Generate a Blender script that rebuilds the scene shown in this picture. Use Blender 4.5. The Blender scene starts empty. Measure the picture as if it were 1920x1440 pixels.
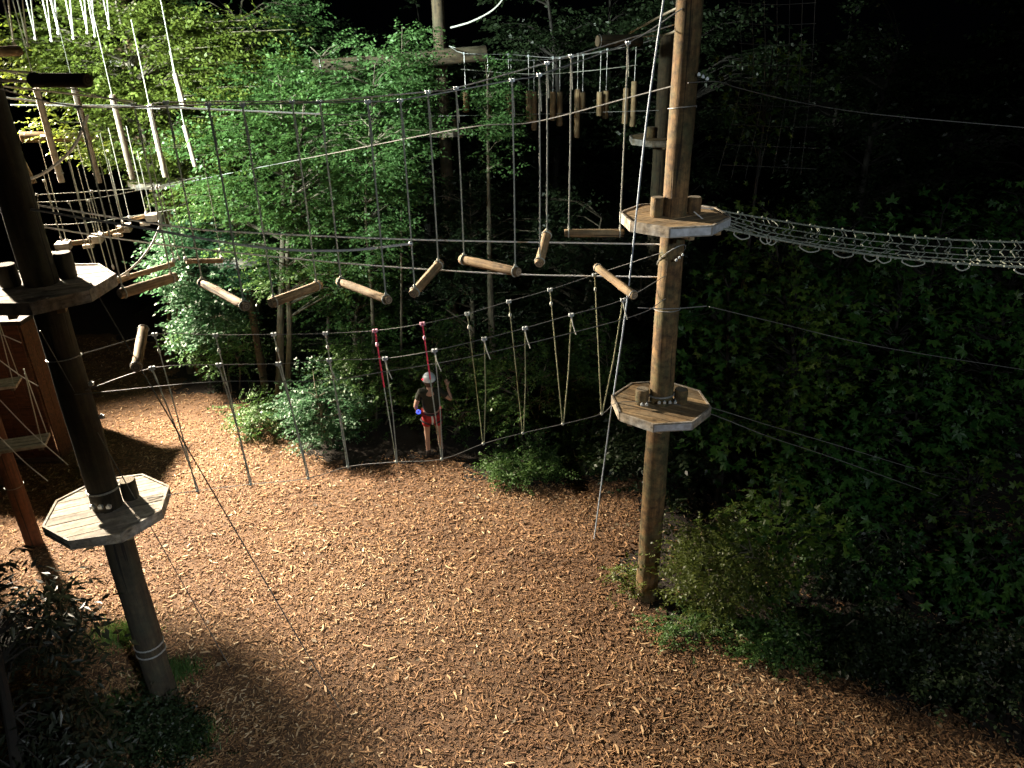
import bpy, math, random
import numpy as np
from mathutils import Vector, Matrix

random.seed(7); rng = np.random.default_rng(7)
scene = bpy.context.scene
C = scene.collection

# ------------------------------------------------------------------ camera
F, PITCH, ROLL, H = 1442.0, math.radians(25.81), math.radians(-1.15), 8.0
cd = bpy.data.cameras.new("camera"); cam = bpy.data.objects.new("camera", cd); C.objects.link(cam)
cd.sensor_width = 36.0; cd.lens = 36.0 * F / 1920.0; cd.clip_start = 0.05; cd.clip_end = 400
cam.matrix_world = Matrix.Translation((0, 0, H)) @ Matrix.Rotation(math.pi / 2 - PITCH, 4, 'X') @ Matrix.Rotation(ROLL, 4, 'Z')
scene.camera = cam

# ------------------------------------------------------------------ night sky
world = bpy.data.worlds.new("World"); scene.world = world; world.use_nodes = True
bg = world.node_tree.nodes["Background"]
bg.inputs[0].default_value = (0.35, 0.45, 0.7, 1); bg.inputs[1].default_value = 0.0006
vs = scene.view_settings
vs.view_transform = 'Standard'; vs.look = 'None'; vs.gamma = 1.0; vs.use_curve_mapping = False
vs.exposure = 0.0
scene.cycles.max_bounces = 4; scene.cycles.diffuse_bounces = 1; scene.cycles.transmission_bounces = 4
scene.cycles.transparent_max_bounces = 8
scene.cycles.use_denoising = True; scene.cycles.use_adaptive_sampling = True; scene.cycles.adaptive_threshold = 0.03
scene.cycles.sample_clamp_indirect = 4.0

# ------------------------------------------------------------------ floodlights (positions; fixtures are built below)
FLOOD_POS = (-13.5, 17.0, 9.6)
FLOOD_HEADS = [((-4.4, 7.4, 4.7), 58000.0, 28, .6), ((-5.0, 11.6, 0.0), 108000.0, 49, 1.0), ((-.6, 7.9, 6.0), 95000.0, 28, .8)]   # aim, power, beam, softness
FLOOD_COL = (1.0, 0.85, 0.66)
TREE_POS, TREE_AIM, TREE_W = (-10.8, 7.6, 9.6), (-5.1, 15.8, 7.2), 38000.0
TREE_COL = (0.90, 1.0, 0.92)
FILL_POS, FILL_AIM, FILL_W = (5.5, -5.0, 10.5), (3.5, 9.3, 4.0), 2500.0
FILL_COL = (0.86, 0.94, 1.0)

# ------------------------------------------------------------------ pixel <-> place (distances are given with each point)
RM = np.array(cam.matrix_world.to_3x3()); CAMP = np.array((0, 0, H))
def ray(u, v): return RM @ np.array([(u - 960) / F, -(v - 720) / F, -1.0])
def gp(u, v, z=0.0):
    d = ray(u, v); return CAMP + d * ((z - H) / d[2])
def P(u, v, y):
    d = ray(u, v); return CAMP + d * (y / d[1])
def px(p):
    q = RM.T @ (np.asarray(p, float) - CAMP); return np.array([960 + F * q[0] / -q[2], 720 - F * q[1] / -q[2]])
def zfor(x, y, v):
    lo, hi = -1.0, 14.0
    for _ in range(40):
        m = (lo + hi) / 2
        if px((x, y, m))[1] > v: lo = m
        else: hi = m
    return m
def gz(x, y):
    return 0.035 * np.sin(x * 1.3 + 0.7 * y) * np.sin(y * 0.9 - 0.4 * x) + 0.015 * np.sin(3.1 * x + 1.7) * np.sin(2.7 * y)

# ------------------------------------------------------------------ materials
def mat(name):
    m = bpy.data.materials.new(name); m.use_nodes = True
    nt = m.node_tree; b = nt.nodes["Principled BSDF"]
    return m, nt, b
def N(nt, t, **kw):
    n = nt.nodes.new(t)
    for k, v in kw.items():
        if k.startswith('i_'):
            key = k[2:]; key = int(key) if key.isdigit() else key.replace('_', ' ')
            n.inputs[key].default_value = v
        else: setattr(n, k, v)
    return n
def ramp(nt, fac, stops, interp='LINEAR'):
    r = nt.nodes.new('ShaderNodeValToRGB'); cr = r.color_ramp; cr.interpolation = interp
    while len(cr.elements) < len(stops): cr.elements.new(0.5)
    for e, (p, c) in zip(cr.elements, stops): e.position = p; e.color = (*c, 1)
    nt.links.new(fac, r.inputs[0]); return r
def wood(name, dark, light, stain, rough=0.85, stainamt=0.5, streak=26.0, bump=0.5, mott=0.35, crack=0.8):
    m, nt, b = mat(name); L = nt.links.new
    at = N(nt, 'ShaderNodeAttribute', attribute_name='wc')
    mp = N(nt, 'ShaderNodeMapping'); mp.inputs['Scale'].default_value = (1.6, streak, streak)
    L(at.outputs['Vector'], mp.inputs[0])
    n1 = N(nt, 'ShaderNodeTexNoise', i_Scale=1.0, i_Detail=6.0, i_Roughness=0.65); L(mp.outputs[0], n1.inputs['Vector'])
    r1 = ramp(nt, n1.outputs['Fac'], [(0.28, tuple(c * 0.45 for c in dark)), (0.45, dark), (0.68, light)])
    n2 = N(nt, 'ShaderNodeTexNoise', i_Scale=3.3, i_Detail=4.0, i_Roughness=0.6); L(at.outputs['Vector'], n2.inputs['Vector'])
    r2 = ramp(nt, n2.outputs['Fac'], [(0.42, (0, 0, 0)), (0.66, (stainamt,) * 3)])
    mx = N(nt, 'ShaderNodeMix', data_type='RGBA'); L(r2.outputs[0], mx.inputs['Factor'])
    L(r1.outputs[0], mx.inputs[6]); mx.inputs[7].default_value = (*stain, 1)
    # knots
    vo = N(nt, 'ShaderNodeTexVoronoi', i_Scale=3.6); mp2 = N(nt, 'ShaderNodeMapping'); mp2.inputs['Scale'].default_value = (0.7, 1.4, 1.4)
    L(at.outputs['Vector'], mp2.inputs[0]); L(mp2.outputs[0], vo.inputs['Vector'])
    rk = ramp(nt, vo.outputs['Distance'], [(0.03, (1, 1, 1)), (0.11, (0, 0, 0))])
    mk = N(nt, 'ShaderNodeMix', data_type='RGBA'); L(rk.outputs[0], mk.inputs['Factor']); L(mx.outputs[2], mk.inputs[6])
    mk.inputs[7].default_value = (*[c * 0.3 for c in dark], 1)
    n3 = N(nt, 'ShaderNodeTexNoise', i_Scale=11.0, i_Detail=5.0, i_Roughness=0.7); L(at.outputs['Vector'], n3.inputs['Vector'])
    r3 = ramp(nt, n3.outputs['Fac'], [(0.36, (1 - mott,) * 3), (0.62, (1 + mott * .35,) * 3)])
    mp4 = N(nt, 'ShaderNodeMapping'); mp4.inputs['Scale'].default_value = (0.55, streak * 1.1, streak * 1.1); L(at.outputs['Vector'], mp4.inputs[0])
    n4 = N(nt, 'ShaderNodeTexNoise', i_Scale=1.0, i_Detail=2.0); L(mp4.outputs[0], n4.inputs['Vector'])
    r4 = ramp(nt, n4.outputs['Fac'], [(0.30, (1 - crack,) * 3), (0.345, (1, 1, 1))])
    m3 = N(nt, 'ShaderNodeMix', data_type='RGBA', blend_type='MULTIPLY'); m3.inputs['Factor'].default_value = 1.0; L(mk.outputs[2], m3.inputs[6]); L(r3.outputs[0], m3.inputs[7])
    m4 = N(nt, 'ShaderNodeMix', data_type='RGBA', blend_type='MULTIPLY'); m4.inputs['Factor'].default_value = 1.0; L(m3.outputs[2], m4.inputs[6]); L(r4.outputs[0], m4.inputs[7])
    L(m4.outputs[2], b.inputs['Base Color']); b.inputs['Roughness'].default_value = rough
    hm = N(nt, 'ShaderNodeMath', operation='ADD'); L(n1.outputs['Fac'], hm.inputs[0]); L(r4.outputs[0], hm.inputs[1])
    bp = N(nt, 'ShaderNodeBump', i_Strength=bump, i_Distance=0.01); L(hm.outputs[0], bp.inputs['Height']); L(bp.outputs[0], b.inputs['Normal'])
    return m
def endgrain(name, dark, light):
    m, nt, b = mat(name); L = nt.links.new
    at = N(nt, 'ShaderNodeAttribute', attribute_name='wc')
    sx = N(nt, 'ShaderNodeSeparateXYZ'); L(at.outputs['Vector'], sx.inputs[0])
    cb = N(nt, 'ShaderNodeCombineXYZ'); L(sx.outputs[1], cb.inputs[0]); L(sx.outputs[2], cb.inputs[1])
    w = N(nt, 'ShaderNodeTexWave', wave_type='RINGS', rings_direction='Z', i_Scale=14.0, i_Distortion=2.5, i_Detail=3.0)
    L(cb.outputs[0], w.inputs['Vector'])
    n = N(nt, 'ShaderNodeTexNoise', i_Scale=25.0, i_Detail=4.0); L(at.outputs['Vector'], n.inputs['Vector'])
    ad = N(nt, 'ShaderNodeMath', operation='MULTIPLY'); L(w.outputs['Fac'], ad.inputs[0]); L(n.outputs['Fac'], ad.inputs[1])
    r = ramp(nt, ad.outputs[0], [(0.05, dark), (0.6, light)]); L(r.outputs[0], b.inputs['Base Color'])
    b.inputs['Roughness'].default_value = 0.9
    return m
def plain(name, col, rough=0.6, metal=0.0, var=0.25, scale=30.0, emit=None, bump=0.0):
    m, nt, b = mat(name); L = nt.links.new
    tc = N(nt, 'ShaderNodeTexCoord'); n = N(nt, 'ShaderNodeTexNoise', i_Scale=scale, i_Detail=4.0); L(tc.outputs['Object'], n.inputs['Vector'])
    r = ramp(nt, n.outputs['Fac'], [(0.3, tuple(c * (1 - var) for c in col)), (0.7, tuple(min(1, c * (1 + var)) for c in col))])
    L(r.outputs[0], b.inputs['Base Color']); b.inputs['Roughness'].default_value = rough; b.inputs['Metallic'].default_value = metal
    if bump:
        bp = N(nt, 'ShaderNodeBump', i_Strength=bump, i_Distance=0.01); L(n.outputs['Fac'], bp.inputs['Height']); L(bp.outputs[0], b.inputs['Normal'])
    if emit:
        b.inputs['Emission Color'].default_value = (*emit[0], 1); b.inputs['Emission Strength'].default_value = emit[1]
    return m
def leafmat(name, a, bcol, trans=0.35, rough=0.45):
    m, nt, b = mat(name); L = nt.links.new
    at = N(nt, 'ShaderNodeAttribute', attribute_name='tint')
    r = ramp(nt, at.outputs['Fac'], [(0.0, a), (1.0, bcol)])
    L(r.outputs[0], b.inputs['Base Color']); b.inputs['Roughness'].default_value = rough
    b.inputs['Specular IOR Level'].default_value = 0.35
    tr = N(nt, 'ShaderNodeBsdfTranslucent'); hs = N(nt, 'ShaderNodeHueSaturation', i_Saturation=1.05, i_Value=1.5, i_Hue=0.49)
    L(r.outputs[0], hs.inputs['Color']); L(hs.outputs[0], tr.inputs[0])
    mx = N(nt, 'ShaderNodeMixShader'); mx.inputs[0].default_value = trans
    L(b.outputs[0], mx.inputs[1]); L(tr.outputs[0], mx.inputs[2])
    L(mx.outputs[0], nt.nodes['Material Output'].inputs[0])
    return m
M = {}
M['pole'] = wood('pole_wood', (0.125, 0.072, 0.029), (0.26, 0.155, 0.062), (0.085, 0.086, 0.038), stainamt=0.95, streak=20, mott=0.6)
M['pole_dimmed'] = wood('dimmed_pole_wood', (0.055, 0.040, 0.022), (0.12, 0.085, 0.045), (0.06, 0.06, 0.032), stainamt=0.7, streak=20)  # pole wood toned down, standing in for weaker light on far wood
M['pole_shaded'] = wood('shade_darkened_pole_wood', (0.026, 0.020, 0.011), (0.06, 0.046, 0.024), (0.03, 0.032, 0.018), stainamt=0.7, streak=20)  # left pole's shade put into its wood colour
M['log'] = wood('log_wood', (0.24, 0.155, 0.075), (0.42, 0.29, 0.15), (0.30, 0.26, 0.16), stainamt=0.5)
M['plank'] = wood('plank_wood', (0.30, 0.20, 0.095), (0.46, 0.32, 0.16), (0.27, 0.23, 0.15), stainamt=0.5, streak=18)
M['grey_plank'] = wood('weathered_plank_wood', (0.30, 0.26, 0.20), (0.52, 0.46, 0.36), (0.33, 0.30, 0.26), stainamt=0.5, streak=18)
M['plank_b'] = wood('plank_wood_darker', (0.21, 0.135, 0.062), (0.36, 0.245, 0.12), (0.20, 0.17, 0.11), stainamt=0.7, streak=18)
M['grey_plank_b'] = wood('weathered_plank_wood_darker', (0.22, 0.19, 0.145), (0.42, 0.37, 0.29), (0.25, 0.23, 0.20), stainamt=0.7, streak=18)
M['rim'] = wood('rim_wood', (0.30, 0.25, 0.18), (0.46, 0.40, 0.30), (0.36, 0.37, 0.36), stainamt=0.9, streak=14, mott=0.6)
M['galv'] = plain('galvanised_strip', (0.55, 0.58, 0.62), 0.5, 0.35, 0.25, 14.0)
M['brown'] = wood('stained_brown_wood', (0.06, 0.020, 0.008), (0.11, 0.042, 0.016), (0.055, 0.022, 0.009), stainamt=0.4)
M['roof_black'] = plain('blackened_roof', (0.012, 0.012, 0.012), 0.95, 0, 0.3, 40)  # roofs coloured black so the floodlight does not show on them
M['dark_wood'] = wood('dark_wood', (0.06, 0.04, 0.025), (0.12, 0.08, 0.05), (0.06, 0.055, 0.04))
M['end'] = endgrain('log_end_grain', (0.16, 0.12, 0.08), (0.42, 0.33, 0.22))
M['end_dark'] = endgrain('old_end_grain', (0.10, 0.085, 0.06), (0.26, 0.22, 0.15))
M['rope'] = plain('rope_fibre', (0.42, 0.44, 0.38), 0.9, 0, 0.3, 90.0, bump=0.6)
M['rope_dim'] = plain('grey_green_rope_fibre', (0.24, 0.27, 0.22), 0.9, 0, 0.4, 40.0, bump=0.6)
M['rope_green'] = plain('greenish_rope_fibre', (0.42, 0.42, 0.24), 0.9, 0, 0.3, 90.0, bump=0.6)
M['rope_white'] = plain('white_rope_fibre', (0.68, 0.68, 0.66), 0.85, 0, 0.2, 90.0, bump=0.6)
M['rope_red_glow'] = plain('red_glow_rope_fibre', (0.80, 0.06, 0.12), 0.8, 0, 0.2, 90.0)  # red lamp glow painted into the rope colour
M['steel'] = plain('steel_cable', (0.36, 0.37, 0.36), 0.5, 0.5, 0.3, 60.0)
M['steel_mid'] = plain('weathered_steel_cable', (0.20, 0.20, 0.19), 0.6, 0.4, 0.3, 60.0)
M['rope_dark'] = plain('darkened_rope_fibre', (0.10, 0.10, 0.09), 0.9, 0, 0.5, 8.0)  # net rope darkened to stand for the dark it hangs in
M['steel_dark'] = plain('dull_steel_cable', (0.13, 0.13, 0.12), 0.6, 0.4, 0.3, 60.0)
M['clamp'] = plain('galvanised_clamp', (0.55, 0.60, 0.62), 0.45, 0.5, 0.2, 60.0)
M['clamp_pink'] = plain('pink_clamp', (0.75, 0.38, 0.50), 0.5, 0.1, 0.2, 60.0)
M['strap'] = plain('grey_strap', (0.30, 0.36, 0.42), 0.7, 0, 0.25, 30.0)
M['bark'] = wood('bark', (0.09, 0.075, 0.05), (0.20, 0.17, 0.12), (0.11, 0.12, 0.07), streak=12, bump=1.0)
M['bark_dark'] = wood('dimmed_bark', (0.010, 0.008, 0.006), (0.026, 0.021, 0.015), (0.015, 0.017, 0.01), streak=12, bump=1.0)  # bark colour blacked down so trunks look unlit
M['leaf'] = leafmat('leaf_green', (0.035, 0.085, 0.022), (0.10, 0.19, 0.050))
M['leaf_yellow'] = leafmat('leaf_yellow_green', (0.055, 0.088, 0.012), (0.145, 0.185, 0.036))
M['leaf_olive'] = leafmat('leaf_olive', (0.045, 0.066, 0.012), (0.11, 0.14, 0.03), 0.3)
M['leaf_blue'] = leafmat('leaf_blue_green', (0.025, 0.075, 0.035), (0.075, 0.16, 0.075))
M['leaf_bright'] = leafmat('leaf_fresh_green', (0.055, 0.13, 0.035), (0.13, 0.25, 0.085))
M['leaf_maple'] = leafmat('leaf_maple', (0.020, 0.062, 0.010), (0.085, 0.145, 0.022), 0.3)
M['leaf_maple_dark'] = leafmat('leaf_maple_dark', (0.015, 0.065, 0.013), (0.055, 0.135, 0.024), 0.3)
M['leaf_dark'] = leafmat('leaf_dimmed_green', (0.007, 0.017, 0.006), (0.028, 0.046, 0.018), 0.2)  # leaf green darkened in place of missing light in the wood
M['leaf_black'] = leafmat('leaf_shade_black', (0.006, 0.010, 0.005), (0.020, 0.026, 0.014), 0.12)  # foreground leaves near black, shade painted into their colour
M['litter'] = leafmat('dead_leaf', (0.05, 0.03, 0.015), (0.24, 0.19, 0.12), 0.1, .7)
M['grass'] = leafmat('grass_blade', (0.04, 0.09, 0.02), (0.10, 0.17, 0.05), 0.3)
M['chip'] = (lambda: None)()

def chipmat():
    m, nt, b = mat('wood_chips'); L = nt.links.new
    at = N(nt, 'ShaderNodeAttribute', attribute_name='tint')
    r = ramp(nt, at.outputs['Fac'], [(0.0, (0.055, 0.028, 0.013)), (0.35, (0.15, 0.070, 0.027)), (0.7, (0.285, 0.152, 0.064)), (0.93, (0.44, 0.27, 0.13)), (1.0, (0.64, 0.48, 0.29))])
    tc = N(nt, 'ShaderNodeTexCoord'); n = N(nt, 'ShaderNodeTexNoise', i_Scale=60.0, i_Detail=3.0); L(tc.outputs['Object'], n.inputs['Vector'])
    mx = N(nt, 'ShaderNodeMix', data_type='RGBA', blend_type='MULTIPLY'); mx.inputs['Factor'].default_value = 0.5
    r2 = ramp(nt, n.outputs['Fac'], [(0.3, (0.45, 0.45, 0.45)), (0.7, (1.0, 1.0, 1.0))])
    L(r.outputs[0], mx.inputs[6]); L(r2.outputs[0], mx.inputs[7]); L(mx.outputs[2], b.inputs['Base Color'])
    b.inputs['Roughness'].default_value = 0.8
    return m
M['chip'] = chipmat()
def groundmat(name, stops, big):
    m, nt, b = mat(name); L = nt.links.new
    tc = N(nt, 'ShaderNodeTexCoord')
    n = N(nt, 'ShaderNodeTexNoise', i_Scale=32.0, i_Detail=8.0, i_Roughness=0.75); L(tc.outputs['Object'], n.inputs['Vector'])
    n2 = N(nt, 'ShaderNodeTexNoise', i_Scale=0.7, i_Detail=3.0); L(tc.outputs['Object'], n2.inputs['Vector'])
    r = ramp(nt, n.outputs['Fac'], stops)
    r2 = ramp(nt, n2.outputs['Fac'], [(0.3, (big,) * 3), (0.7, (1, 1, 1))])
    mx = N(nt, 'ShaderNodeMix', data_type='RGBA', blend_type='MULTIPLY'); mx.inputs['Factor'].default_value = 1.0
    L(r.outputs[0], mx.inputs[6]); L(r2.outputs[0], mx.inputs[7]); L(mx.outputs[2], b.inputs['Base Color'])
    bp = N(nt, 'ShaderNodeBump', i_Strength=1.0, i_Distance=0.03); L(n.outputs['Fac'], bp.inputs['Height']); L(bp.outputs[0], b.inputs['Normal'])
    b.inputs['Roughness'].default_value = 0.95
    return m
M['soil'] = groundmat('forest_soil', [(0.3, (0.008, 0.006, 0.004)), (0.55, (0.028, 0.020, 0.013)), (0.75, (0.06, 0.042, 0.027))], 0.6)
M['mulch'] = groundmat('mulch_fines', [(0.3, (0.035, 0.018, 0.009)), (0.5, (0.11, 0.058, 0.026)), (0.72, (0.22, 0.125, 0.056))], 0.7)
M['skin'] = plain('skin', (0.36, 0.23, 0.17), 0.55, 0, 0.08)
M['shirt'] = plain('dark_olive_cloth', (0.014, 0.018, 0.011), 0.9, 0, 0.3)
M['shorts'] = plain('red_cloth', (0.30, 0.014, 0.016), 0.85, 0, 0.2)
M['helmet'] = plain('pale_helmet_shell', (0.60, 0.72, 0.80), 0.35, 0, 0.08, 12)
M['black'] = plain('black_webbing', (0.015, 0.015, 0.016), 0.7, 0, 0.3)
M['boot'] = plain('dark_leather', (0.025, 0.020, 0.018), 0.7, 0, 0.3)
M['hair'] = plain('brown_hair', (0.05, 0.03, 0.02), 0.8, 0, 0.3)
M['blue_led'] = plain('lit_blue_lamp', (0.05, 0.1, 0.8), 0.4, 0, 0.0, emit=((0.08, 0.14, 1.0), 1.3))
M['red_led'] = plain('lit_red_lamp', (0.8, 0.02, 0.03), 0.4, 0, 0.0, emit=((1.0, 0.05, 0.08), 1.6))
M['lens'] = plain('lit_lamp_lens', (0.9, 0.9, 0.9), 0.3, 0, 0.0, emit=((1.0, 0.95, 0.85), 20.0))
M['housing'] = plain('lamp_housing', (0.08, 0.08, 0.085), 0.5, 0.6, 0.2)

# ------------------------------------------------------------------ mesh building
class MB:
    def __init__(s): s.v = []; s.f = []; s.m = []; s.w = []
    def add(s, verts, faces, wc=None, mi=0):
        o = len(s.v); s.v.extend([tuple(map(float, p)) for p in verts])
        s.w.extend([tuple(map(float, p)) for p in (wc if wc is not None else verts)])
        s.f.extend([tuple(i + o for i in f) for f in faces]); s.m.extend([mi] * len(faces) if isinstance(mi, int) else mi)
        return s
    def tube(s, pts, r, n=6, mi=0, caps=True, capmi=None, rough=0.0):
        pts = [np.asarray(p, float) for p in pts]; k = len(pts)
        rs = [r] * k if np.isscalar(r) else list(r)
        off = random.random() * 50
        T = []
        for i in range(k):
            t = pts[min(i + 1, k - 1)] - pts[max(i - 1, 0)]; l = np.linalg.norm(t); T.append(t / l if l > 1e-9 else np.array((0, 0, 1.)))
        up = np.array((0, 0, 1.)) if abs(T[0][2]) < 0.9 else np.array((1., 0, 0))
        a = np.cross(up, T[0]); a /= np.linalg.norm(a)
        V = []; W = []; Fc = []; mis = []; along = 0
        for i in range(k):
            a = a - T[i] * np.dot(a, T[i]); a /= np.linalg.norm(a); b = np.cross(T[i], a)
            if i: along += np.linalg.norm(pts[i] - pts[i - 1])
            for j in range(n):
                th = 2 * math.pi * j / n
                rr = rs[i] * (1 + (random.uniform(-rough, rough) if rough else 0))
                V.append(pts[i] + rr * (math.cos(th) * a + math.sin(th) * b))
                W.append((along + off, rs[i] * math.cos(th) + off, rs[i] * math.sin(th)))
        for i in range(k - 1):
            for j in range(n):
                j2 = (j + 1) % n
                Fc.append((i * n + j, i * n + j2, (i + 1) * n + j2, (i + 1) * n + j)); mis.append(mi)
        s.add(V, Fc, W, mis)
        if caps:
            cm = mi if capmi is None else capmi
            for i, rev in ((0, True), (k - 1, False)):
                ring = V[i * n:(i + 1) * n]; wr = []
                for j in range(n):
                    th = 2 * math.pi * j / n
                    wr.append((off + i, rs[i] * math.cos(th), rs[i] * math.sin(th)))
                s.add(list(ring) + [pts[i]], [((j + 1) % n, j, n) if rev else (j, (j + 1) % n, n) for j in range(n)], wr + [(off + i, 0, 0)], cm)
        return s
    def log(s, a, b, r, n=14, mi=0, capmi=1, seg=7, rough=0.03, r2=None):
        a = np.asarray(a, float); b = np.asarray(b, float); r2 = r if r2 is None else r2
        L = np.linalg.norm(b - a); bev = min(0.012, r * 0.2) / L
        ts = [0, bev] + list(np.linspace(bev, 1 - bev, seg)[1:-1]) + [1 - bev, 1]
        pts = [a + (b - a) * t for t in ts]
        rs = [(r + (r2 - r) * t) * (0.9 if i in (0, len(ts) - 1) else 1 + random.uniform(-rough, rough)) for i, t in enumerate(ts)]
        return s.tube(pts, rs, n, mi, True, capmi, rough * 0.5)
    def box(s, c, sx, sy, sz, rot=0.0, mi=0, M3=None):
        R = M3 if M3 is not None else np.array([[math.cos(rot), -math.sin(rot), 0], [math.sin(rot), math.cos(rot), 0], [0, 0, 1]])
        off = random.random() * 50
        loc = [np.array((x * sx / 2, y * sy / 2, z * sz / 2)) for x in (-1, 1) for y in (-1, 1) for z in (-1, 1)]
        V = [np.asarray(c, float) + R @ p for p in loc]
        s.add(V, [(0, 1, 3, 2), (4, 6, 7, 5), (0, 4, 5, 1), (2, 3, 7, 6), (0, 2, 6, 4), (1, 5, 7, 3)], [p + np.array((off, off, 0)) for p in loc], mi); return s
    def prism(s, poly, z0, z1, mi=0, ang=0.0):
        n = len(poly); off = random.random() * 50; ca, sa = math.cos(ang), math.sin(ang)
        V = [(x, y, z0) for x, y in poly] + [(x, y, z1) for x, y in poly]
        W = [(x * ca + y * sa + off, -x * sa + y * ca + off, z) for x, y, z in V]
        s.add(V, [tuple(range(n - 1, -1, -1)), tuple(range(n, 2 * n))] + [(i, (i + 1) % n, n + (i + 1) % n, n + i) for i in range(n)], W, mi); return s
    def ball(s, c, r, mi=0, n=8, k=6, sc=(1, 1, 1)):
        c = np.asarray(c, float); V = []; Fc = []
        for i in range(k + 1):
            ph = math.pi * i / k
            for j in range(n):
                th = 2 * math.pi * j / n
                V.append(c + r * np.array((sc[0] * math.sin(ph) * math.cos(th), sc[1] * math.sin(ph) * math.sin(th), sc[2] * math.cos(ph))))
        for i in range(k):
            for j in range(n): Fc.append((i * n + j, (i + 1) * n + j, (i + 1) * n + (j + 1) % n, i * n + (j + 1) % n))
        s.add(V, Fc, None, mi); return s
def build(name, mb, mats, parent=None, base=None, smooth=True):
    me = bpy.data.meshes.new(name)
    o = np.asarray(base if base is not None else (BASE.get(parent.name) if parent else (0, 0, 0)), float)
    v = np.array(mb.v) - o
    me.from_pydata(v.tolist(), [], mb.f)
    at = me.attributes.new('wc', 'FLOAT_VECTOR', 'POINT'); at.data.foreach_set('vector', np.array(mb.w, np.float32).ravel())
    mats = mats if isinstance(mats, (list, tuple)) else [mats]
    for k in mats: me.materials.append(M[k] if isinstance(k, str) else k)
    me.polygons.foreach_set('material_index', np.array(mb.m, np.int32))
    if smooth:
        me.polygons.foreach_set('use_smooth', np.ones(len(mb.f), bool))
        me.set_sharp_from_angle(angle=math.radians(42))
    me.update()
    ob = bpy.data.objects.new(name, me); C.objects.link(ob)
    if parent: ob.parent = parent
    else: ob.location = o
    BASE[ob.name] = o
    return ob
BASE = {}
def tag(o, label, cat, group=None):
    o['label'] = label; o['category'] = cat; o['kind'] = 'thing'
    if group: o['group'] = group
    return o
def thing(name, label, cat, loc, group=None):
    o = bpy.data.objects.new(name, None); C.objects.link(o); o.location = [float(x) for x in loc]; o.empty_display_size = 0.2
    BASE[o.name] = np.asarray(loc, float)
    return tag(o, label, cat, group)
def spline(pts, k=8):
    p = [np.asarray(q, float) for q in pts]
    if len(p) == 2: return [p[0] + (p[1] - p[0]) * t for t in np.linspace(0, 1, 4)]
    q = [2 * p[0] - p[1]] + p + [2 * p[-1] - p[-2]]; out = []
    for i in range(1, len(q) - 2):
        for t in np.linspace(0, 1, k, endpoint=False):
            out.append(0.5 * ((2 * q[i]) + (-q[i - 1] + q[i + 1]) * t + (2 * q[i - 1] - 5 * q[i] + 4 * q[i + 1] - q[i + 2]) * t * t + (-q[i - 1] + 3 * q[i] - 3 * q[i + 1] + q[i + 2]) * t ** 3))
    out.append(p[-1]); return out
def ring(c, axis, R, r, n=14):
    c = np.asarray(c, float); ax = np.asarray(axis, float); ax /= np.linalg.norm(ax)
    a = np.cross(ax, (0, 0, 1.)) if abs(ax[2]) < 0.9 else np.cross(ax, (1., 0, 0)); a /= np.linalg.norm(a); b = np.cross(ax, a)
    return [c + R * (math.cos(t) * a + math.sin(t) * b) for t in np.linspace(0, 2 * math.pi, n + 1)]
ORD = ['first', 'second', 'third', 'fourth', 'fifth', 'sixth', 'seventh', 'eighth', 'ninth', 'tenth', 'eleventh', 'twelfth', 'thirteenth', 'fourteenth']

# ------------------------------------------------------------------ ground
def sheet(name, xs, ys, zoff, material):
    X, Y = np.meshgrid(xs, ys); Z = gz(X, Y) + zoff
    nx, ny = len(xs), len(ys)
    V = np.stack([X.ravel(), Y.ravel(), Z.ravel()], 1)
    Fq = [(j * nx + i, j * nx + i + 1, (j + 1) * nx + i + 1, (j + 1) * nx + i) for j in range(ny - 1) for i in range(nx - 1)]
    mb = MB(); mb.add(V, Fq); o = build(name, mb, material); o['kind'] = 'structure'; return o
xs = np.concatenate([[-160, -60, -30], np.arange(-20, 20.1, 0.5), [30, 60, 160]]); ys = np.concatenate([[-60, -20, -5], np.arange(0, 30.1, 0.5), [45, 80, 200]])
ground = sheet('ground', xs, ys, 0.0, 'soil')
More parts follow.
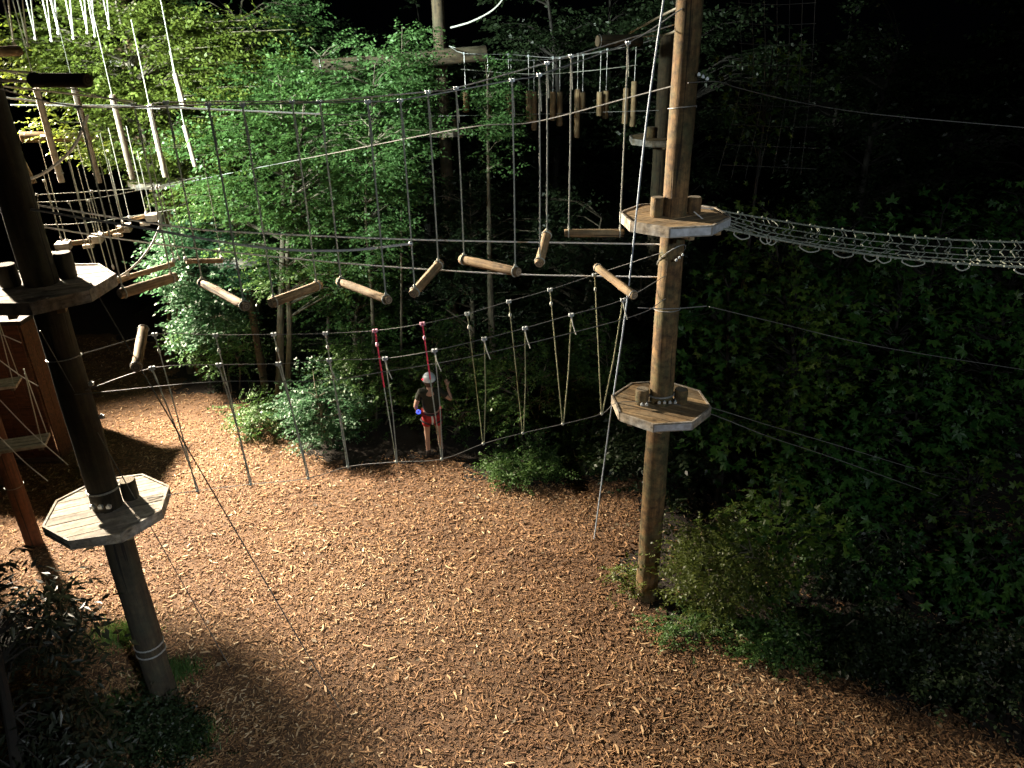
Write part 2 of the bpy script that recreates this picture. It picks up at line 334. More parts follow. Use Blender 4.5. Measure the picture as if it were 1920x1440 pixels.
# mulch bed outline in metres
def inpoly(x, y, poly):
    ins = np.zeros(len(x), bool); n = len(poly)
    for i in range(n):
        x0, y0 = poly[i]; x1, y1 = poly[(i + 1) % n]
        c = ((y0 > y) != (y1 > y)) & (x < (x1 - x0) * (y - y0) / ((y1 - y0) + 1e-12) + x0); ins ^= c
    return ins
edge_px = [(330, 735), (440, 745), (520, 800), (570, 850), (650, 878), (740, 862), (850, 858), (900, 890), (980, 915), (1080, 905), (1200, 905), (1205, 1000), (1160, 1080), (1190, 1150), (1290, 1180), (1420, 1215), (1560, 1270), (1900, 1400)]
MULCH = [tuple(gp(u, v)[:2]) for u, v in edge_px] + [(8.5, 4.0), (-9, 4.0), (-20, 13), (-19, 22), (-9.5, 19.5)]
def bed():
    cell = 0.2; X = np.arange(-20, 9, cell); Y = np.arange(4, 22, cell)
    gx, gy = np.meshgrid(X, Y); cx, cy = gx + cell / 2, gy + cell / 2
    jx = 0.18 * np.sin(cx * 5 + cy * 3); jy = 0.18 * np.sin(cy * 6 - cx * 2)
    ins = inpoly((cx + jx).ravel(), (cy + jy).ravel(), MULCH).reshape(cx.shape)
    idx = -np.ones((len(Y) + 1, len(X) + 1), int); V = []; Fq = []
    def vid(i, j):
        if idx[j, i] < 0:
            x, y = X[0] + i * cell + 0.07 * math.sin(i * 7.1 + j * 3.3), Y[0] + j * cell + 0.07 * math.sin(j * 5.7 + i * 2.9)
            idx[j, i] = len(V); V.append((x, y, float(gz(x, y)) + 0.02 + 0.012 * math.sin(i * 12.9 + j * 78.2)))
        return idx[j, i]
    for j, i in zip(*np.nonzero(ins)): Fq.append((vid(i, j), vid(i + 1, j), vid(i + 1, j + 1), vid(i, j + 1)))
    mb = MB(); mb.add(V, Fq); o = build('mulch_bed', mb, 'mulch'); o['kind'] = 'structure'; return o
mulch_bed = bed()
# loose wood chips
def chips(n, xr, yr, lo, hi, polys_in):
    x = rng.uniform(*xr, n); y = rng.uniform(*yr, n)
    k = inpoly(x + rng.normal(0, .12, n), y + rng.normal(0, .12, n), polys_in); x, y = x[k], y[k]; n = len(x)
    L = np.exp(rng.uniform(np.log(lo), np.log(hi), n)); Wd = np.clip(L * rng.uniform(.15, .4, n), .008, .03); T = rng.uniform(.004, .011, n)
    yaw = rng.uniform(0, 2 * np.pi, n) ; pit = rng.normal(0, .24, n); rol = rng.normal(0, .5, n)
    bx = np.array([-1, -1, -1, -1, 1, 1, 1, 1]) * .5; by = np.array([-1, 1, 1, -1] * 2) * .5; bz = np.array([-1, -1, 1, 1] * 2) * .5
    tap = rng.uniform(.3, 1, (n, 2))
    lx = L[:, None] * bx + (L * .12)[:, None] * rng.normal(0, .5, (n, 8)); ly = Wd[:, None] * by * np.where(bx > 0, tap[:, :1], tap[:, 1:]); lz = T[:, None] * bz
    ly += (L * rng.normal(0, .1, n))[:, None] * np.where(bx > 0, 1, 0)
    c, s = np.cos(rol)[:, None], np.sin(rol)[:, None]; ly, lz = ly * c - lz * s, ly * s + lz * c
    c, s = np.cos(pit)[:, None], np.sin(pit)[:, None]; lx, lz = lx * c - lz * s, lx * s + lz * c
    c, s = np.cos(yaw)[:, None], np.sin(yaw)[:, None]; lx, ly = lx * c - ly * s, lx * s + ly * c
    V = np.stack([lx + x[:, None], ly + y[:, None], lz + (gz(x, y) + .022 + rng.uniform(0, .02, n))[:, None]], 2).reshape(-1, 3)
    f = np.array([(0, 1, 2, 3), (7, 6, 5, 4), (0, 4, 5, 1), (1, 5, 6, 2), (2, 6, 7, 3), (3, 7, 4, 0)])
    Fq = (np.arange(n)[:, None, None] * 8 + f).reshape(-1, 4)
    drift = .13 * np.sin(x * .9 + 1.3 * np.sin(y * .7)) * np.sin(y * 1.1 + .8 * np.sin(x * .6 + 2)) + .07 * np.sin(x * 2.9 + y * 1.7) * np.sin(y * 3.3 - x)
    tint = np.repeat(np.clip(.17 + .8 * rng.beta(2.2, 2.2, n) + drift + (rng.random(n) < .05) * .35, 0, 1), 8)
    return V, Fq, tint
def arrmesh(name, V, Fq, material, tint=None, smooth=False):
    me = bpy.data.meshes.new(name); k = Fq.shape[1]; nf = len(Fq)
    me.vertices.add(len(V)); me.vertices.foreach_set('co', np.ascontiguousarray(V, np.float32).ravel())
    me.loops.add(nf * k); me.loops.foreach_set('vertex_index', np.ascontiguousarray(Fq, np.int32).ravel())
    me.polygons.add(nf); me.polygons.foreach_set('loop_start', np.arange(nf, dtype=np.int32) * k)
    me.update(calc_edges=True)
    if tint is not None:
        a = me.attributes.new('tint', 'FLOAT', 'POINT'); a.data.foreach_set('value', tint.astype(np.float32))
    me.polygons.foreach_set('use_smooth', np.full(nf, smooth, bool))
    me.materials.append(material if not isinstance(material, str) else M[material]); me.update()
    return me
parts = [chips(84000, (-8.5, 6.5), (5.2, 10.5), .014, .085, MULCH), chips(60000, (-11, 5), (10.5, 15), .020, .08, MULCH), chips(9000, (-13, -4), (15, 20), .04, .09, MULCH)]
# drift of chips thrown beyond the bed on the forest floor
parts.append(chips(4500, (1.5, 9.0), (5.5, 12.4), .03, .08, [(1.5, 5), (9, 5), (9, 12.5), (1.5, 12.5)]))
V = []; Fq = []; T = []; o_ = 0
for a, b, t in parts: V.append(a); Fq.append(b + o_); T.append(t); o_ += len(a)
me = arrmesh('wood_chip_mulch', np.concatenate(V), np.concatenate(Fq), 'chip', np.concatenate(T))
mulch = bpy.data.objects.new('wood_chip_mulch', me); C.objects.link(mulch); mulch.parent = mulch_bed; mulch['kind'] = 'stuff'
def fallen_leaves():
    n = 1500; x = rng.uniform(-8, 8.5, n); y = rng.uniform(5.6, 14, n); k = (x > 2.2 + .35 * (9 - y)) | (rng.random(n) < .16); x, y = x[k], y[k]; n = len(x)
    pos = np.stack([x, y, gz(x, y) + .05], 1); a = rng.uniform(0, 6.28, n); d = np.stack([np.cos(a), np.sin(a), rng.normal(0, .15, n)], 1)
    lv = np.array([(0, 0, 0), (.4, .3, .03), (1, 0, -.05), (.4, -.3, .03)]) * .075; lf = np.array([(0, 1, 2, 3)])
    v, f, t = place([(lv, lf, np.full(4, .5))], pos, d, rng.uniform(.7, 1.4, n), .25)
    o = bpy.data.objects.new('fallen_leaves', arrmesh('fallen_leaves', v, f, 'litter', np.repeat(rng.random(n), 4))); C.objects.link(o); o.parent = mulch_bed; o['kind'] = 'stuff'
# larger pieces lying on top, each its own piece
big = []
for k in range(8):
    L = random.uniform(.10, .2); w = random.uniform(.014, .03); mb = MB(); t = .012
    ptsx = np.linspace(-L / 2, L / 2, 4); yy = [random.uniform(-.012, .012) for _ in ptsx]; ww = [w * f for f in (.5, 1, .85, .35)]
    Vv = []
    for x_, y_, w_ in zip(ptsx, yy, ww): Vv += [(x_, y_ - w_ / 2, 0), (x_, y_ + w_ / 2, 0), (x_, y_ + w_ / 2, t), (x_, y_ - w_ / 2, t)]
    fc = [(0, 1, 2, 3), (15, 14, 13, 12)]
    for i in range(3):
        for j in range(4): fc.append((i * 4 + j, i * 4 + 4 + j, i * 4 + 4 + (j + 1) % 4, i * 4 + (j + 1) % 4))
    m_ = arrmesh('wood_chip', np.array(Vv), np.array([f for f in fc]), 'chip', np.full(16, random.choice([.2, .35, .6, .75, .95])))
    big.append(m_)
n_big = 0
while n_big < 290:
    x, y = random.uniform(-5.5, 5), 5.9 + 6.5 * random.random() ** 1.4
    if not inpoly(np.array([x]), np.array([y]), MULCH)[0]: continue
    o = bpy.data.objects.new('wood_chip', random.choice(big)); C.objects.link(o); o.parent = mulch_bed
    o.location = (x, y, float(gz(x, y)) + .04); o.rotation_euler = (random.gauss(0, .15), random.gauss(0, .12), random.uniform(0, 6.28)); s_ = random.uniform(.6, 1.1); o.scale = (s_, s_, s_)
    n_big += 1

# ------------------------------------------------------------------ climbing poles with octagonal platforms
def clip(poly, nx, ny, d):          # keep nx*x+ny*y <= d
    out = []
    for i in range(len(poly)):
        a, b = poly[i], poly[(i + 1) % len(poly)]
        da, db = nx * a[0] + ny * a[1] - d, nx * b[0] + ny * b[1] - d
        if da <= 0: out.append(a)
        if da * db < 0:
            t = da / (da - db); out.append((a[0] + (b[0] - a[0]) * t, a[1] + (b[1] - a[1]) * t))
    return out
def platform(th, c, z, R, off, pang, plank='plank', rim='rim', blocks=(), pr=0.15, strips=(), bm='pole'):
    cx, cy = c
    oc = [(cx + R * math.cos(math.radians(off + 45 * k)), cy + R * math.sin(math.radians(off + 45 * k))) for k in range(8)]
    a = math.radians(pang); ux, uy = math.cos(a), math.sin(a); nx, ny = -uy, ux
    mb = MB()                                             # carrying joists under the deck
    for s_ in (-1, 1):
        q = np.array((cx + nx * 0, cy, 0)); jc = (cx + ux * s_ * (pr + .05), cy + uy * s_ * (pr + .05), z - .04 - .055 - .003)
        mb.box(jc, .07, R * 1.7, .11, a)
    pf = build('platform', mb, 'plank', th)
    W = 2 * R * math.cos(math.pi / 8); n = 8; w = W / n
    for k in range(n):
        lo, hi = -W / 2 + k * w + .006, -W / 2 + (k + 1) * w - .006
        base = cx * nx + cy * ny
        sc = [(cx + (x - cx) * .965, cy + (y - cy) * .965) for x, y in oc]
        poly = clip(clip(sc, nx, ny, base + hi), -nx, -ny, -(base + lo))
        if len(poly) < 3: continue
        m_ = MB(); dz = random.uniform(-.002, .002); m_.prism(poly, z - .04 + dz, z + dz, ang=a)
        build('plank', m_, plank if random.random() < .55 else plank + '_b', pf, smooth=False)
    for k in range(8):
        p, q = np.array(oc[k]), np.array(oc[(k + 1) % 8]); d = (q - p); L = np.linalg.norm(d); mid = (p + q) / 2
        mn = mid - np.array(c); mn /= np.linalg.norm(mn)
        ctr = mid - mn * .012
        m_ = MB(); m_.box((*ctr, z - .05), L - .006, .024, .12, math.atan2(d[1], d[0]))
        rb = build('rim_board', m_, rim, pf, smooth=False)
        if k in strips:
            m_ = MB(); ctr = mid + mn * .004
            m_.box((*ctr, z - .052), L - .03, .006, .085, math.atan2(d[1], d[0]))
            build('metal_strip', m_, 'galv', pf, smooth=False)
    for (ang, dist, r, h) in blocks:
        bx, by = cx + dist * math.cos(math.radians(ang)), cy + dist * math.sin(math.radians(ang))
        m_ = MB(); m_.log((bx, by, z + .002), (bx, by, z + h), r, 14, seg=4)
        build('block', m_, [bm, 'end_dark'], pf)
    return pf
def wrap(th, c, z, r, tilt=0.0, name='cable_wrap', turns=1, rr=.006):
    m_ = MB(); pts = [(c[0] + r * math.cos(t), c[1] + r * math.sin(t), z + tilt * math.cos(t + 1) + .012 * t / 6.28) for t in np.linspace(0, 6.28 * turns, 18 * turns + 1)]
    m_.tube(pts, rr, 5); return build(name, m_, 'steel', th)
def clips(th, pts, d=(1, 0, 0), s=.02):
    for p in pts:
        m_ = MB(); m_.box(p, s * 1.3, s, s, math.atan2(d[1], d[0])); m_.ball(np.asarray(p) + (0, 0, s * .6), s * .45, n=6, k=4)
        build('cable_clip', m_, 'clamp', th)

RB = gp(1213, 1130) + (0.01, .14, 0); LB = gp(305, 1335) + (-.01, .15, 0)
def pole_mesh(base, top, r0, r1, seg=26, n=20):
    mb = MB(); a = np.array((base[0], base[1], -.1)); b = np.array((base[0], base[1], top))
    rs = [r0 + (r1 - r0) * t + random.uniform(-.003, .003) for t in np.linspace(0, 1, seg)]
    wob = [np.array((random.uniform(-.004, .004), random.uniform(-.004, .004), 0)) for _ in range(seg)]
    mb.tube([a + (b - a) * t + w for t, w in zip(np.linspace(0, 1, seg), wob)], rs, n, 0, True, 1, .012); return mb
tR = thing('climbing_pole', 'tall round wooden pole with two octagonal platforms between net bridge and rope loops', 'climbing pole', (RB[0], RB[1], 0), 'wooden climbing poles')
build('pole', pole_mesh(RB, 10.2, .165, .135), ['pole', 'end'], tR)
ZU, ZL = 5.80, 3.31
platform(tR, RB[:2], ZU, .65, 29, 29, blocks=((196, .235, .075, .23), (20, .26, .085, .19)), strips=(5, 6))
platform(tR, RB[:2], ZL, .66, 27, -31, blocks=((190, .26, .088, .22), (352, .26, .088, .20)), strips=(5,))
wrap(tR, RB, 4.62, .165, .01); wrap(tR, RB, 5.3, .163, .16); wrap(tR, RB, 3.42, .172, .015, turns=2); wrap(tR, RB, 7.0, .158, .02)
clips(tR, [RB + (-.28 + k * .06, -.19, 3.37 - RB[2]) for k in range(2)] + [RB + (-.06 + .07 * k, -.2, 3.40) for k in range(4)], s=.028)
clips(tR, [P(1268 + 6 * k, 488 - 5 * k, 8.82) for k in range(3)], s=.02)
clips(tR, [P(1310 + 8 * k, 140 + 4 * k, 8.9) for k in range(3)], s=.025)
tL = thing('climbing_pole', 'shade-darkened wooden pole with two octagonal platforms standing in low greenery', 'climbing pole', (LB[0], LB[1], 0), 'wooden climbing poles')
build('pole', pole_mesh(LB, 8.6, .165, .15), ['pole_shaded', 'end'], tL)
platform(tL, LB[:2], 5.70, .66, 20, 21, plank='grey_plank', blocks=((40, .24, .085, .26), (200, .26, .09, .22)), bm='pole_shaded')
platform(tL, LB[:2], 3.08, .66, 35, 24, plank='grey_plank', blocks=((38, .25, .09, .24),), bm='pole_shaded')
wrap(tL, LB, 1.02, .168, .01, turns=1, rr=.01); wrap(tL, LB, .90, .168, .012, rr=.01); wrap(tL, LB, 4.9, .165, .02); wrap(tL, LB, 3.3, .17, .01, turns=2)
clips(tL, [LB + (-.05 + .09 * k, -.2, 3.2) for k in range(3)] + [LB + (.2, .02, 4.2), LB + (.2, 0, 4.6)], s=.035)
m_ = MB(); m_.log(P(60, 150, 6.4), P(165, 151, 6.15), .052, seg=4); build('bracket_log', m_, ['dark_wood', 'end_dark'], tL)
m_ = MB(); m_.log(P(105, 945, 7.75), P(150, 930, 7.75), .03); build('stop_bar', m_, ['dark_wood', 'end_dark'], tL)

# ------------------------------------------------------------------ hanging log walk
def loop_top(th, p, d=(1, 0, 0), col='clamp', s=1.0):
    m_ = MB(); p = np.asarray(p, float); dd = np.asarray(d, float); dd /= np.linalg.norm(dd)
    m_.box(p + dd * .018 * s, .022 * s, .03 * s, .035 * s, math.atan2(dd[1], dd[0])); m_.box(p - dd * .018 * s, .022 * s, .03 * s, .035 * s, math.atan2(dd[1], dd[0]))
    m_.tube([p + (0, 0, -.012 * s), p + (0, 0, -.05 * s)], [.018 * s, .008 * s], 6)
    return build('clamp', m_, col, th)
logs = [  # ends (u, v, z), radius, rope tops v
    ('A', (232, 549, 5.48), (322, 521, 5.48), .052, (200, 196)), ('B', (380, 531, 5.52), (458, 573, 5.55), .043, (192, 196)),
    ('C', (514, 566, 5.42), (594, 536, 5.42), .048, (196, 190)), ('D', (640, 529, 5.46), (724, 561, 5.48), .043, (190, 190)),
    ('E', (778, 547, 5.46), (822, 497, 5.60), .048, (188, 172)), ('F', (870, 487, 5.48), (966, 509, 5.50), .052, (165, 150)),
    ('G', (1012, 490, 5.55), (1025, 441, 5.74), .050, (140, 118)), ('H', (1066, 437, 5.62), (1162, 437, 5.62), .047, (105, 80))]
lab = ['dark hanging log next to the near wooden platform', 'pale hanging log, second from the near platform, sloping down to the camera', 'dark hanging log in front of the forked tree trunks', 'pale tan hanging log above the purple clamp', 'short dark hanging log seen end-on with round face', 'long thick hanging log in the middle of the black gap', 'steeply foreshortened hanging log seen almost end-on', 'level pale hanging log beside the upper octagonal platform']
near_top, far_top = [], []
for (nm, a, b, r, tv), lb in zip(logs, lab):
    pa, pb = gp(*a), gp(*b); d = (pb - pa) / np.linalg.norm(pb - pa)
    th = thing('hanging_log', lb, 'log', (pa + pb) / 2, 'logs hung on ropes between the two near poles')
    m_ = MB(); m_.log(pa - d * .05, pb + d * .05, r, 16, rough=.04); build('log', m_, ['log', 'end'], th)
    for p, v, lst in ((pa, tv[0], 0), (pb, tv[1], 1)):
        zt = zfor(p[0], p[1], v); top = np.array((p[0], p[1], zt))
        m_ = MB(); m_.tube(ring(p, d, r + .004, .007), .0075, 6, caps=False); m_.ball(p + (0, 0, r + .018), .016, n=6, k=4); build('rope_collar', m_, 'rope', th)
        m_ = MB(); m_.tube([p + (0, 0, r), p + (0.004, 0, (r + zt - p[2]) / 2), top], .0088, 6, caps=False); rp = build('rope', m_, 'rope', th)
        m_ = MB(); m_.tube([top + (0, 0, -.02), top + (.012, -.01, -.18), top + (.02, -.015, -.34)], .006, 5); build('rope_tail', m_, 'rope', rp)
        loop_top(th, top, (.96, .26, 0), 'clamp', .85)
    t = sorted([np.array((p[0], p[1], zfor(p[0], p[1], v))) for p, v in ((pa, tv[0]), (pb, tv[1]))], key=lambda q: q[1])
    near_top.append(t[0]); far_top.append(t[1])
def cable(label, pts, r=.006, material='steel', name='steel_cable', cat='cable', k=8, group=None, n=5):
    m_ = MB(); m_.tube(spline(pts, k), r, n); o = build(name, m_, material, None, pts[0]); return tag(o, label, cat, group)
GR = 'cables strung across the course'
cable('steel cable carrying the camera-side ropes of the hanging logs', [LB + (.1, -.25, 7.55)] + near_top + [RB + (-.1, -.1, 8.0)], .007, k=4, group=GR)
cable('steel cable carrying the far-side ropes of the hanging logs', [LB + (.1, .25, 7.6)] + far_top + [RB + (-.12, .08, 7.85)], .007, k=4, group=GR)

# ------------------------------------------------------------------ rope loop walk below
tops_f = [(290, 627), (404, 628), (513, 627), (610, 625), (703, 620), (792, 607), (876, 588), (954, 565), (1031, 543), (1115, 515)]
tops_n = [(285, 690), (410, 684), (522, 682), (617, 675), (722, 672), (815, 657), (908, 635), (984, 615), (1071, 590), (1168, 562)]
bots = [(370, 920), (470, 908), (578, 897), (652, 875), (743, 866), (828, 861), (906, 832), (980, 812), (1055, 795), (1128, 776)]
cols = ['clamp', 'clamp', 'clamp', 'clamp', 'clamp_pink', 'clamp_pink', 'clamp', 'clamp', 'clamp', 'clamp']
llab = ['pale rope loop nearest the leaning spreader log', 'thin rope loop in front of the low leafy branches', 'rope loop just left of the round leafy bush', 'rope loop with a lilac clamp over the leafy bush', 'rope loop with a strand tinted by red glow left of the climber', 'rope loop with a strand tinted by red glow hanging over the climber', 'narrow rope loop just right of the climber', 'narrow V rope loop, second right of the climber', 'narrow V rope loop, third right of the climber', 'last rope loop, beside the short slanting log']
cf, cn, cb = [], [], []
for i in range(10):
    bz = 3.06 + .02 * i; B = gp(*bots[i], bz); A1 = P(*tops_f[i], B[1] + .30); A2 = P(*tops_n[i], B[1] - .22)
    cf.append(A1); cn.append(A2); cb.append(B)
    th = thing('rope_loop', llab[i], 'rope loop', B, 'rope loops of the lower walk')
    rm = 'rope_green' if i >= 6 else 'rope'
    if i in (4, 5):
        m1 = A1 + (B - A1) * (.42 if i == 4 else .40)
        m_ = MB(); m_.tube([A1, m1], .0105, 6); build('red_glow_strand', m_, 'rope_red_glow', th)
        m_ = MB(); m_.tube([m1, B], .0075, 6); build('rope', m_, rm, th)
    else:
        m_ = MB(); m_.tube([A1, (A1 + B) / 2 + (0, .01, -.01), B + (-.008, 0, .03), B], .0075, 6); build('rope', m_, rm, th)
    m_ = MB(); m_.tube([B, B + (.012, 0, .03), (A2 + B) / 2 + (.02, 0, -.01), A2], .0075, 6); build('rope', m_, rm, th)
    m_ = MB(); m_.ball(B, .022, n=7, k=5); build('knot', m_, 'rope', th)
    lt = loop_top(th, A1, (.9, .25, 0), cols[i], 1.0); m_ = MB(); m_.ball(A1 + (B - A1) * .1, .02, n=6, k=4, sc=(1, 1, 1.6)); build('knot', m_, cols[i] if cols[i] != 'clamp' else 'rope', th)
    loop_top(th, A2, (.9, .25, 0), 'clamp', 1.0)
    m_ = MB(); m_.tube([A2, A2 + (.02, -.02, -.12), A2 + (.06, -.03, -.24)], .007, 5); build('rope_tail', m_, 'rope', th)
fe, ne = P(1243, 473, 8.95), P(1246, 518, 8.85)
cable('far hand cable above the rope loops', [LB + (.15, .1, 4.9)] + cf + [fe], .0048, 'steel_mid', k=4, group=GR)
cable('near hand cable of the rope loops', [LB + (.15, -.05, 4.55)] + cn + [ne], .0048, 'steel_mid', k=4, group=GR)
cable('foot cable tying the bottoms of the rope loops together', [LB + (.4, .1, 3.1)] + cb + [RB + (-.6, -.1, 3.36), RB + (-.15, -.12, 3.38)], .0048, 'steel_mid', k=4, group=GR)
cable('slack third line running under the hand cables to the right pole', [P(140, 740, 7.0), P(400, 716, 7.1), P(600, 714, 7.4), P(720, 697, 7.6), P(900, 665, 8), P(1180, 595, 8.6), P(1248, 560, 8.85)], .0048, 'steel_mid', group=GR)
for a, b, lb in (((1118, 500, 9.05), (1190, 555, 8.35), 'short pale spreader log slanting beside the right pole'), ((269, 615, 7.75), (255, 690, 6.9), 'pale spreader log standing out at the left end of the rope loops')):
    pa, pb = P(*a), P(*b); th = thing('spreader_log', lb, 'log', (pa + pb) / 2, 'spreader logs'); m_ = MB(); m_.log(pa, pb, .05, 14, rough=.05); build('log', m_, ['log', 'end'], th)
    d = (pb - pa) / np.linalg.norm(pb - pa)
    for q in (pa + d * .03, pb - d * .03):
        m_ = MB(); m_.tube(ring(q, d, .053, .006), .006, 5, caps=False); build('cable_ring', m_, 'steel', th)

# ------------------------------------------------------------------ loose cables and guys
cable('bright steel cable reaching level to the right pole', [P(28, 378, 7.35), P(330, 425, 7.9), P(480, 437, 8.3), P(800, 450, 9.0), P(1170, 457, 9.25), P(1258, 459, 9.12)], .0105, 'rope_white', group=GR)  # white colour stands in for lamp light on this steel cable
o = cable('thick pale rope sagging from the dark pole to a clamp among the hanging logs', [P(30, 388, 7.2), P(240, 423, 7.1), P(480, 463, 7.1), P(640, 470, 7.2), P(772, 457, 7.3)], .0125, 'rope_white', 'sagging_rope', 'rope')
m_ = MB(); m_.ball(P(770, 457, 7.3), .025, n=7, k=5); build('rope_end_clamp', m_, 'clamp', o)
cable('bright cable dipping behind the hanging logs', [P(42, 419, 7.3), P(240, 450, 8), P(440, 474, 8.8), P(700, 498, 9.4), P(960, 514, 9.5), P(1200, 519, 9.25), P(1252, 520, 9.12)], .0095, 'rope_white', group=GR)
cable('thin guy wire running from the upper near platform to the ground', [P(170, 530, 7.1), gp(640, 1335)], .007, 'steel_dark', 'guy_wire', 'guy wire', group='guy wires of the dark pole')
o = cable('thin guy wire crossing the lower near platform', [P(75, 620, 7.0), gp(432, 1252)], .006, 'steel_dark', 'guy_wire', 'guy wire', group='guy wires of the dark pole')
cable('long grey strap slanting down past the right pole to the mulch', [P(1250, -40, 8.5), P(1212, 230, 8.5), P(1183, 500, 8.7), P(1168, 620, 8.9), P(1142, 800, 9.5), gp(1114, 1012)], .011, 'strap', 'strap_line', 'strap')
cable('steel cable wound round the right pole between its platforms', [P(1196, 577, 8.85), P(1255, 579, 8.82), P(1325, 574, 9.0)], .0065, group=GR)
m_ = MB(); 
cable('slanting cable behind the hanging logs rising to the right pole', [P(302, 352, 17.0), P(430, 325, 14), P(600, 292, 12.2), P(870, 240, 10.6), P(1000, 229, 10.2), P(1190, 180, 9.4), P(1296, 152, 8.95)], .0075, group=GR)
cable('cable leaving the right pole towards the dark trees', [P(1290, 155, 8.85), P(1345, 153, 9.0), P(1385, 165, 9.2), P(1500, 192, 9.5), P(1650, 215, 9.8), P(1930, 240, 10.2)], .006, 'steel_mid', group=GR)
cable('faint cable crossing the dark maple leaves', [P(1330, 575, 9.0), P(1460, 606, 9.2), P(1650, 650, 9.4), P(1930, 695, 9.8)], .005, 'steel_mid', group=GR)
cable('cable stretched from the lower right platform into the leaves', [RB + (.1, -.18, 3.38), P(1330, 775, 9.1), P(1440, 818, 9.1), P(1560, 858, 9.2), P(1760, 930, 9.5)], .0055, 'steel_mid', group=GR)
cable('second cable from the lower right platform into the leaves', [RB + (.15, -.1, 3.4), P(1336, 765, 9.3), P(1450, 800, 9.4), P(1580, 838, 9.6), P(1800, 905, 9.9)], .0055, 'steel_mid', group=GR)

# ------------------------------------------------------------------ net bridge on the right
E0, E1 = P(1335, 425, 8.75), P(1345, 393, 9.35)
N_end, F_end = P(1990, 505, 7.9), P(1990, 455, 8.7)
nb = thing('net_bridge', 'knotted rope net bridge leaving the upper platform of the right pole', 'net bridge', (E0 + E1) / 2)
def netp(s, t):
    a = E0 + (N_end - E0) * s; b = E1 + (F_end - E1) * s; p = a + (b - a) * t
    p = p + np.array((0, 0, -.10 * math.sin(math.pi * min(1, s)) - .10 * math.sin(math.pi * t) * min(1, s * 6))); return p
for t, r in ((0, .012), (.17, .006), (.34, .006), (.5, .006), (.67, .006), (.84, .006), (1, .011)):
    m_ = MB(); m_.tube([netp(s, t) + np.random.default_rng(int(t * 8)).normal(0, .004, 3) for s in np.linspace(0, 1, 30)], r, 5); build('net_rope', m_, 'rope_dim', nb)
for k in range(38):
    s = .01 + k * .026; m_ = MB(); j = random.uniform(-.008, .008); sl = random.uniform(-.03, .03)
    pts = [netp(min(1, max(0, s + (.006 if i % 2 else -.006) + j + sl * (t - .5))), t) + rng.normal(0, .008, 3) for i, t in enumerate(np.linspace(0, 1, 9))]
    m_.tube(pts, .0062, 5)
    for i in (0, 2, 4, 6, 8): m_.ball(pts[i], .016, n=6, k=4)
    build('cross_rope', m_, 'rope_dim', nb)
for s, w in ((.07, .09), (.15, .06), (.17, .05), (.27, .11), (.37, .11), (.46, .07), (.50, .07), (.57, .12), (.72, .07), (.88, .10)):
    a, b = netp(s, 0), netp(s + w * .5, 0); md = (a + b) / 2 + (0, 0, -.075)
    m_ = MB(); m_.tube(spline([a, a + (0, 0, -.04), md, b + (0, 0, -.04), b], 5), .008, 5); build('hanging_loop', m_, 'rope', nb)
for t in (0, 1):
    m_ = MB(); m_.tube([(E0, E1)[t], RB + ((.2, -.12, 5.86), (.25, .12, 5.86))[t]], .009, 5); build('anchor_rope', m_, 'rope_white', nb)
# hanging cargo net far right
cn_ = thing('cargo_net', 'faint square rope net hanging in the dark beside the right pole', 'net', P(1400, 330, 12))
for i in range(7):
    m_ = MB(); m_.tube(spline([P(1385 + 24 * i, -10, 12 + .1 * i), P(1388 + 22 * i, 160, 12 + .1 * i), P(1345 + 26 * i, 330 + 6 * math.sin(i), 12 + .1 * i)], 5), .004, 4); build('net_strand', m_, 'rope_dark', cn_)
for j in range(9):
    m_ = MB(); m_.tube(spline([P(1386 - max(0, j - 4) * 8, 5 + 38 * j, 12), P(1450, 9 + 38 * j, 12.3), P(1530, 5 + 39 * j, 12.6)], 5), .004, 4); build('net_strand', m_, 'rope_dark', cn_)

# ------------------------------------------------------------------ far poles and their log steps
def far_pole(label, x, y, top, plat_z, r=.15, pm='pole_dimmed', plank='grey_plank', off=20):
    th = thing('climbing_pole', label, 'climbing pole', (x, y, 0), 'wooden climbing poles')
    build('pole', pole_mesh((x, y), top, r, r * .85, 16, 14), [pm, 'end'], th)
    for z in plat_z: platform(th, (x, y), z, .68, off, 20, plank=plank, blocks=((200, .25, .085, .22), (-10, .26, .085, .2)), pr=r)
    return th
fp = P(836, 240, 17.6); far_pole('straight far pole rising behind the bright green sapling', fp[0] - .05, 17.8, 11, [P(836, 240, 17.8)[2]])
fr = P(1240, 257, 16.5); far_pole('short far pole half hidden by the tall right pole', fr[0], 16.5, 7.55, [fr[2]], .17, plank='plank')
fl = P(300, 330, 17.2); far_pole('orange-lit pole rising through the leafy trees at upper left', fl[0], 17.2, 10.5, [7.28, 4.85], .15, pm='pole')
fm = P(430, 272, 18); far_pole('pale pole with a small white platform among the leaves', fm[0] - .05, 18, 7.7, [fm[2]], .16)
fk = P(445, 478, 16.2); far_pole('thin pole with a pale platform behind the hanging logs', fk[0] + .1, 16.2, fk[2] + .9, [fk[2]], .09)
for a, b, lb in (((588, 128, 16.5), (912, 100, 17.2), 'long horizontal log beam behind the bright sapling'), ((1120, 77, 15.5), (1202, 76, 15.8), 'short horizontal log hung high near the right pole'), ((40, 257, 16.9), (268, 256, 17.4), 'long pale horizontal log behind the hanging poles')):
    pa, pb = P(*a), P(*b); o = thing('horizontal_log', lb, 'log', (pa + pb) / 2); m_ = MB(); m_.log(pa, pb, .155 if 'long horizontal' in lb else .11, 14); build('log', m_, ['pole_dimmed' if 'long pale' not in lb else 'log', 'end'], o)
    m_ = MB(); m_.tube(ring(pa + (pb - pa) * .04, pb - pa, .16 if 'long horizontal' in lb else .105, .01), .01, 5, caps=False); build('cable_ring', m_, 'steel', o)
